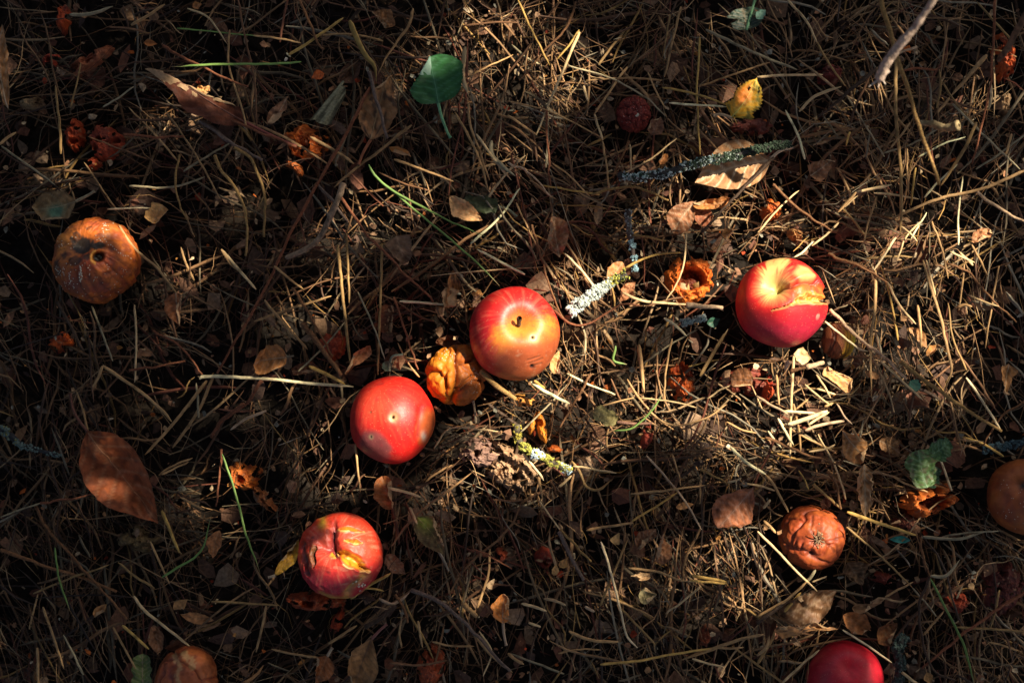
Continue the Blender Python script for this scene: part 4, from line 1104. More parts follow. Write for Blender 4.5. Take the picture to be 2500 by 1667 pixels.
lf('dead_leaf', 'pinkish brown leaf close to the right side of the torn apple', (944, 1352), (990, 1402), 40, (0.24, 0.14, 0.10), seed=53.6, vs=.2, z=.026)
lf('dead_leaf', 'bright orange tan leaf with its stalk pointing down, lower middle', (1228, 1520), (1238, 1440), 54, (0.60, 0.27, 0.08), seed=54.6, shape='ovate', cup=.5, stalk=[(1230, 1545), (1236, 1574)], stalk_col=(0.42, 0.28, 0.17), z=.040, vs=.3)
lf('dead_leaf', 'large tan leaf with fine parallel veins at the bottom edge', (908, 1558), (866, 1680), 92, (0.31, 0.20, 0.105), seed=55.5, shape='obovate', vein=(0.16, 0.09, 0.05), vs=.5, tooth=.02, crump=.04, stalk=[(930, 1535), (945, 1522)], stalk_col=(0.3, 0.12, 0.09), res=(46, 25))
lf('dead_leaf', 'orange brown leaf near the bottom edge left of the large tan leaf', (800, 1600), (770, 1668), 60, (0.30, 0.13, 0.055), seed=56.4, vs=.2, stalk=[(812, 1580)], cup=.4)
lf('dead_leaf', 'two-tone reddish brown leaf creased across, lower right of centre', (1840, 1190), (1752, 1290), 96, (0.29, 0.13, 0.08), seed=57.7, shape='obovate', z=.038, crump=.07, vein=(0.42, 0.24, 0.16), vs=.45, folds=((.75, .1, 40, .12, 60),))
lf('dead_leaf', 'brown leaf in shade, left of two, in the lower middle right', (1556, 1340), (1602, 1290), 50, (0.22, 0.12, 0.075), seed=58.4, vs=.3, z=.028)
lf('dead_leaf', 'bent brown leaf with a bright torn edge, right of two in the lower middle', (1622, 1376), (1608, 1296), 60, (0.26, 0.14, 0.085), seed=59.4, vs=.2, z=.034, folds=((.5, .08, 60, .05, 100),), tooth=.2)
lf('dead_leaf', 'whitish tan leaf lying under the tip of a forked stem, lower middle', (1588, 1410), (1535, 1384), 34, (0.48, 0.36, 0.24), seed=60.4, vs=.2, cup=.4)
lf('dead_leaf', 'round silvery green leaf bud in the lower middle', (1560, 1462), (1606, 1446), 38, (0.36, 0.38, 0.27), seed=61.4, shape='round', cup=.8, vs=.1)
lf('dead_leaf', 'tan leaf rolled into a long horn above the dark crimson apple', (1890, 1540), (2044, 1534), 48, (0.46, 0.28, 0.14), seed=62.6, shape='tri', folds=((.3, .07, 85, .05, 100),), spots=(0.12, 0.07, 0.04), cup=.3, vs=.15, z=.042)
lf('dead_leaf', 'dark folded leaf rising behind the rolled horn shaped leaf', (1900, 1500), (2042, 1440), 88, (0.10, 0.06, 0.035), seed=63.6, shape='ovate', cup=.4, vs=.2, z=.032, folds=((.5, .18, 90, .03, 130),))
lf('dead_leaf', 'copper brown curled leaf just above the crimson apple on its right', (2058, 1500), (2130, 1545), 54, (0.32, 0.16, 0.07), seed=64.6, cup=.7, crump=.10, vs=.1, z=.034)
lf('dead_leaf', 'thin grey-brown rolled leaf above the copper brown one', (2080, 1484), (2168, 1480), 22, (0.24, 0.16, 0.10), seed=65.6, shape='strip', cup=.8, vs=.1, z=.034)
lf('dead_leaf', 'dark brown cupped leaf right of the crimson apple', (2145, 1570), (2190, 1520), 52, (0.15, 0.08, 0.04), seed=66.6, cup=.7, vs=.1, z=.026)
lf('dead_leaf', 'dim ragged leaf in the shade right of the orange brown wrinkled apple', (2070, 1372), (2108, 1428), 54, (0.12, 0.085, 0.055), seed=67.6, tooth=.2, crump=.12, vs=.2, z=.018)
lf('dead_leaf', 'small cream curl of leaf at the bottom edge right of the crimson apple', (2262, 1640), (2274, 1668), 22, (0.40, 0.27, 0.13), seed=68.6, vs=.1, res=(14, 9), cup=.6)
lf('dead_leaf', 'pale chip of leaf on the dark crumbled pulp in the lower right', (2364, 1424), (2378, 1440), 16, (0.5, 0.38, 0.24), seed=69.6, vs=.1, res=(10, 7), z=.040)
lf('dead_leaf', 'tan leaf on the right edge near the bottom', (2510, 1530), (2486, 1540), 44, (0.34, 0.22, 0.12), seed=70.6, vs=.2)
lf('dead_leaf', 'tan curled leaf pointing up right at the lower left', (230, 1506), (262, 1470), 24, (0.46, 0.27, 0.12), seed=71.6, cup=.8, vs=.1, res=(18, 11))
lf('dead_leaf', 'pinkish brown drooping leaf above the bottom left brown apple', (376, 1524), (392, 1602), 38, (0.26, 0.14, 0.08), seed=72.6, cup=.5, vs=.2)
lf('dead_leaf', 'cream brown petal shaped leaf above the bottom left apple', (425, 1488), (458, 1462), 28, (0.34, 0.22, 0.11), seed=73.6, cup=.4, vs=.1, res=(18, 11))
lf('dead_leaf', 'long tan bow shaped leaf right above the bottom left apple', (440, 1498), (524, 1512), 28, (0.32, 0.18, 0.09), seed=74.6, shape='narrow', crump=.1, vs=.1, twist=.8)
lf('green_leaf', 'green and yellow leaf standing at the bottom edge left of the brown apple', (350, 1670), (348, 1596), 46, (0.15, 0.20, 0.045), seed=75.6, shape='strip', mat=M['greenleaf'], vs=.3, z=.036)
lf('dead_leaf', 'cream folded flake beside the red curled peel, lower middle', (1352, 1404), (1358, 1376), 18, (0.60, 0.42, 0.2), seed=76.6, vs=.1, res=(12, 7))
lf('dead_leaf', 'cream orange flake right of the red curled peel, lower middle', (1366, 1384), (1384, 1362), 20, (0.60, 0.38, 0.16), seed=77.6, vs=.1, res=(12, 7))
lf('dead_leaf', 'tiny white triangular flake above the bright orange tan leaf', (1192, 1436), (1208, 1412), 18, (0.70, 0.60, 0.46), seed=78.6, shape='tri', vs=.1, res=(12, 7))
lf('dead_leaf', 'pale tan triangular flake left of the two brown leaves, lower middle', (1500, 1328), (1512, 1300), 26, (0.42, 0.32, 0.17), seed=79.6, shape='tri', vs=.1, res=(12, 7))
lf('dead_leaf', 'light brown leaf scrap crossed by a long pink straw, right of centre below', (1650, 1238), (1694, 1230), 18, (0.40, 0.24, 0.12), seed=80.6, vs=.1, res=(14, 9))
lf('dead_leaf', 'brown tan leaf in the bright chaff below the long stick, right', (2220, 800), (2262, 850), 32, (0.34, 0.20, 0.10), seed=81.6, vs=.2, crump=.12, res=(18, 11))
lf('dead_leaf', 'tan leaf curl in the fine straw at the right', (2262, 868), (2292, 842), 30, (0.44, 0.26, 0.11), seed=82.6, vs=.2, cup=.7, res=(18, 11))
lf('dead_leaf', 'grey white woolly scrap by the upper end of the orange-brown stick', (2236, 892), (2268, 922), 22, (0.42, 0.38, 0.33), seed=83.6, tooth=.4, crump=.2, vs=.1, res=(18, 11))
lf('dead_leaf', 'tan leaf scrap over straw right of the ribbed leaf', (2112, 908), (2152, 926), 24, (0.50, 0.32, 0.18), seed=84.6, vs=.1, res=(16, 9))
lf('dead_leaf', 'brown leaf sliver left of the tall straw pair at the top middle', (1612, 402), (1630, 376), 26, (0.36, 0.18, 0.07), seed=85.6, vs=.1, cup=.8, res=(16, 9))
lf('dead_leaf', 'small brown speckled leaf at the top edge left of the first curved straw', (470, 18), (492, 10), 20, (0.30, 0.15, 0.06), seed=86.6, vs=.1, res=(12, 7))
lf('dead_leaf', 'orange brown leaf roll above the long red-brown leaf', (352, 104), (384, 108), 18, (0.42, 0.18, 0.06), seed=87.6, vs=.1, cup=.8, res=(14, 9))
lf('dead_leaf', 'crumpled pale tan leaf just right of the long red-brown leaf', (482, 212), (516, 232), 36, (0.50, 0.33, 0.16), seed=88.6, vs=.1, crump=.25, tooth=.3, res=(22, 13))
lf('green_leaf', 'small green bud with a curved stalk above the bright red apple', (950, 905), (940, 882), 26, (0.16, 0.22, 0.13), seed=89.6, shape='round', cup=.9, mat=M['greenleaf'], vs=.1, stalk=[(958, 872), (984, 866)], stalk_col=(0.22, 0.25, 0.16), res=(14, 9))
lf('green_leaf', 'dark teal green leaf in the shadow left of the split apple', (1726, 790), (1758, 778), 26, (0.02, 0.09, 0.05), seed=90.6, mat=M['greenleaf'], vs=.1, z=.02, res=(14, 9))

# ------------------------------------------------------------------ branches and pieces of wood
def branch(name, label, pts, w0, w1, col, lich, seed, z=.040, density=1.0, cat='branch', sides=10, zs=None, group=None):
    P2 = catmull([(a, b) for a, b in pts], 60)
    mx, my = P2[30]
    zb = ground_at(mx, my) + z
    Z = np.full(60, zb) if zs is None else np.interp(np.linspace(0, 1, 60), np.linspace(0, 1, len(zs)), zs)
    XY = np.array([at(a, b, c) for (a, b), c in zip(P2, Z)])
    P = np.column_stack([XY, Z])
    P[:, 2] += .0012 * noise(P, 90, seed)
    o3 = P[0].copy()
    P = P - o3
    r = np.linspace(w0, w1, 60) * PX / 2 * (1 + (.22 if lich else .16) * noise(np.column_stack([np.arange(60) * (.35 if lich else .16)] + [np.full(60, seed)] * 2), 1))
    r[0] *= .6
    r[-1] *= .35
    if w0 > 16 and lich:
        r = r * (1 + .14 * noise(np.column_stack([np.arange(60) * .9] + [np.full(60, seed + 5)] * 2), 1))
    V, F = tubes(P[None], r[None], sides)
    cap0 = [[i, (i + 1) % sides, (sides // 2), sides // 2] for i in range(0)]
    nrm = V - np.repeat(P, sides, axis=0)
    V = V + nrm * ((.25 if lich else .12) * noise(V, 420, seed))[:, None]
    n = fbm(V, 260, seed, 3)
    cc = mix(col, np.array(col) * .45, sstep(-.2, .5, n))
    root = thing(name, label, cat, tuple(o3), group)
    mesh_obj('bark', V, F, M['twig'], cc, root)
    if lich:
        LP, LC, LR = [], [], []
        for (ta, tb, color, dens, size) in lich:
            m = int(dens * density * 260 * (tb - ta) * len(pts) / 3)
            t = rng.uniform(ta, tb, m)
            tt = t * 59
            i = np.clip(tt.astype(int), 0, 58)
            f = (tt - i)[:, None]
            c = P[i] * (1 - f) + P[i + 1] * f
            rr = r[i]
            a = rng.uniform(-.2, math.pi + .2, m)
            tan = unit(P[i + 1] - P[i])
            S = unit(np.cross(tan, np.array([0, 0, 1.0])))
            keep = noise(np.column_stack([t * 16, a, a * 0 + seed]), 1.3, 3) > (-.05 if size < .00125 else -.35)
            c = c + (np.cos(a)[:, None] * S + np.sin(a)[:, None] * np.array([0, 0, 1.0])) * (rr * rng.uniform(.9, 1.35, m))[:, None]
            LP.append(c[keep])
            LC.append(np.clip(np.array(color) * rng.uniform(.6, 1.25, (keep.sum(), 1)), 0, 1))
            LR.append(size * rng.uniform(.5, 1.3, keep.sum()))
        c, colr, rad = np.vstack(LP), np.vstack(LC), np.concatenate(LR)
        base = unit(np.array([(1, 0, 0), (0, 1, 0), (-1, 0, 0), (0, -1, 0), (.2, .1, .8), (0, 0, -.8)]))
        fc = np.array([(0, 1, 4), (1, 2, 4), (2, 3, 4), (3, 0, 4), (1, 0, 5), (2, 1, 5), (3, 2, 5), (0, 3, 5)])
        m = len(c)
        th = rng.uniform(0, 6.28, m)
        ro = np.stack([np.stack([np.cos(th), -np.sin(th), th * 0], -1), np.stack([np.sin(th), np.cos(th), th * 0], -1), np.tile([0, 0, 1.0], (m, 1))], 1)
        V = c[:, None] + np.einsum('nij,kj->nki', ro, base) * rad[:, None, None] * rng.uniform(.5, 1.4, (m, 6, 1))
        F = (fc[None] + np.arange(m)[:, None, None] * 6).reshape(-1, 3)
        o = mesh_obj('lichen', V.reshape(-1, 3), F, M['lichen'], np.repeat(colr, 6, axis=0), root, smooth=False)
        o['kind'] = 'stuff'
    for i in range(0, 55, 10):
        Q = P[i:i + 11] + o3
        a, b = Q[0], Q[min(10, len(Q) - 1)]
        ZONES.append(((a[0] + b[0]) / 2, (a[1] + b[1]) / 2, np.hypot(*(b - a)[:2]) * .55, max(w0, w1) * PX * .6, math.atan2(b[1] - a[1], b[0] - a[0]), min(zb, .06) - .004, .85))
    return root
WHT, BLU, YLW, GRN = (0.60, 0.64, 0.56), (0.32, 0.37, 0.31), (0.42, 0.39, 0.08), (0.045, 0.065, 0.04)
branch('lichen_branch', 'long dark branch crusted with blue-grey lichen at the upper right, above the veined leaf', [(1508, 428), (1567, 433), (1640, 418), (1712, 396), (1785, 382), (1840, 367), (1890, 356), (1934, 348)], 17, 15, (0.05, 0.045, 0.04),
       [(0, .55, (0.22, 0.32, 0.30), .45, .0011), (.0, .55, (0.52, 0.60, 0.55), 1.1, .0010), (.45, .75, BLU, .3, .0010), (.4, 1.0, GRN, 1.5, .0012), (0, 1, GRN, .5, .0011)], 3.1, z=.046)
branch('lichen_branch', 'short stick covered in white lichen right of the golden apple', [(1390, 764), (1436, 725), (1487, 693), (1530, 668)], 22, 16, (0.06, 0.05, 0.04),
       [(0, .75, WHT, 3.2, .0013), (.2, .8, (0.4, 0.45, 0.36), 1.5, .0011), (.68, 1, YLW, 2.0, .0011), (.8, 1, GRN, 1.0, .0010)], 5.1, z=.046)
branch('lichen_branch', 'curved stick covered in bright yellow lichen below the golden apple', [(1262, 1035), (1264, 1070), (1290, 1098), (1335, 1122), (1392, 1150)], 17, 13, (0.10, 0.08, 0.05),
       [(0, .22, (0.34, 0.28, 0.05), 1.6, .0011), (.25, 1, YLW, 2.2, .0012), (.45, .62, (0.6, 0.7, 0.72), 3.0, .0013), (.82, 1, (0.5, 0.62, 0.66), 2.0, .0012)], 7.7, z=.046)
branch('lichen_branch', 'thin upright twig with blue lichen above the white lichen stick', [(1533, 512), (1535, 560), (1545, 610), (1550, 662)], 15, 10, (0.12, 0.09, 0.07),
       [(0, .5, (0.36, 0.38, 0.34), .9, .0008), (.5, 1, (0.30, 0.46, 0.48), 2.2, .0010)], 9.2, z=.036)
branch('lichen_branch', 'dark twig with teal lichen reaching in from the left edge', [(-20, 1040), (12, 1052), (48, 1082), (92, 1098), (150, 1114)], 18, 8, (0.04, 0.04, 0.04),
       [(0, .5, (0.15, 0.20, 0.17), 2.0, .0011), (.15, .4, (0.30, 0.28, 0.05), .8, .0010), (.5, 1, (0.15, 0.20, 0.17), 1.2, .0008)], 11.3, z=.036)
branch('lichen_branch', 'dim twig with blue-grey lichen at the right edge below the fine straw', [(2398, 1098), (2450, 1090), (2515, 1076)], 16, 16, (0.03, 0.03, 0.03),
       [(0, 1, (0.08, 0.13, 0.14), 2.2, .0010)], 12.5, z=.030)
branch('lichen_branch', 'dark upright twig with dull green lichen right of the crimson apple', [(2212, 1552), (2192, 1580), (2196, 1625), (2190, 1680)], 20, 18, (0.04, 0.04, 0.035),
       [(0, 1, (0.06, 0.085, 0.07), 2.4, .0012)], 13.5, z=.034)
branch('lichen_branch', 'tiny lichen crusted bits left of the split apple, by the cored fruit', [(1662, 788), (1690, 782), (1722, 775)], 12, 10, (0.05, 0.05, 0.04),
       [(0, 1, (0.34, 0.42, 0.38), 3.0, .0010)], 14.5, z=.034)
branch('raised_branch', 'pale blurred stick with a splintered end rising at the upper right', [(2292, -18), (2232, 69), (2195, 112), (2166, 152), (2146, 196)], 11, 22, (0.56, 0.40, 0.29), None, 15.1, cat='stick', zs=(.21, .19, .17, .15))
branch('raised_branch', 'knobbly yellowish blurred twig at the upper right, its right end dark', [(2244, 300), (2280, 303), (2310, 312), (2342, 306)], 11, 22, (0.46, 0.33, 0.16), None, 16.1, cat='stick', zs=(.10, .11, .12))
branch('raised_branch', 'thick blurred brown stick entering at the top right corner', [(2512, 30), (2484, 72), (2462, 115), (2436, 150)], 16, 12, (0.20, 0.11, 0.06), None, 17.1, cat='stick', zs=(.15, .12))
root = branch('root_piece', 'forked knotty tan root in the upper middle, left of the long green blade', [(838, 446), (826, 486), (802, 538), (778, 584), (740, 612), (696, 630)], 16, 12, (0.27, 0.18, 0.11), None, 18.3, z=.052, cat='root')
# splintered end of the blurred stick
st = [o for o in C.objects if o.get('label', '').startswith('pale blurred stick')][0]
e0 = np.array([*at(2150, 190, .15), .15]) - np.array(st.location)
for (ex, ey) in ((2132, 204), (2146, 206), (2158, 200), (2140, 200)):
    e1 = np.array([*at(ex, ey, .148), .148]) - np.array(st.location)
    pp = catmull([e0 + (e0 - e1) * 1.2, e0, e1 + (e1 - e0) * .6], 6)
    V, F = tubes(pp[None], (np.array([3.5, 3.5, 3.0, 2.4, 1.8, .8]) * PX)[None], 4, .5)
    mesh_obj('splinter', V, F, M['straw'], np.tile((0.66, 0.52, 0.40), (len(V), 1)), st)
# a flat piece of bark
def bark_piece(name, label, corners, col, z, seed, th=.004, group=None):
    zc = ground_at(*corners[0]) + z
    c = np.array([at(a, b, zc) for a, b in corners])
    n, m = 22, 14
    s, t = np.meshgrid(np.linspace(0, 1, n), np.linspace(0, 1, m), indexing='ij')
    XY = ((1 - s) * (1 - t))[..., None] * c[0] + (s * (1 - t))[..., None] * c[1] + (s * t)[..., None] * c[2] + ((1 - s) * t)[..., None] * c[3]
    j = np.stack([t * 0, (noise(np.stack([s * 1.5, t * 14, s * 0 + seed], -1), 1)), t * 0], -1)
    Z = zc + .0016 * noise(np.stack([s * 1.2, t * 9, s * 0 + seed], -1), 1) + .002 * np.sin(math.pi * t)
    XY = XY + (.0012 * noise(np.stack([s * 6, t * 6, s * 0 + seed], -1), 1))[..., None]
    V = np.concatenate([np.dstack([XY, Z]).reshape(-1, 3), np.dstack([XY, Z - th]).reshape(-1, 3)])
    I = np.arange(n * m).reshape(n, m)
    F = np.stack([I[:-1, :-1], I[1:, :-1], I[1:, 1:], I[:-1, 1:]], -1).reshape(-1, 4)
    rim = np.concatenate([I[:, 0], I[-1, 1:], I[::-1, -1][1:], I[0, ::-1][1:]])
    R = np.stack([rim[:-1], rim[1:], rim[1:] + n * m, rim[:-1] + n * m], -1)
    cc = mix(col, np.array(col) * .35, sstep(-.1, .5, noise(np.stack([s * 2, t * 11, s * 0 + seed + 3], -1), 1)).ravel())
    cc = np.vstack([cc, cc * .6])
    o0 = V[0].copy()
    o = mesh_obj(name, V - o0, np.vstack([F, F[:, ::-1] + n * m, R]), M['twig'], cc)
    o.location = o0
    tag(o, label, 'bark', group)
    ctr = c.mean(0)
    ZONES.append((ctr[0], ctr[1], np.linalg.norm(c[1] - c[0]) * .5, np.linalg.norm(c[3] - c[0]) * .5, math.atan2(*(c[1] - c[0])[::-1]), zc - .005, .9))
bark_piece('bark_piece', 'flat grey-yellow splintered piece of bark above the orange pulp, upper left', [(757, 292), (835, 196), (842, 232), (806, 306)], (0.30, 0.27, 0.15), .040, 2)
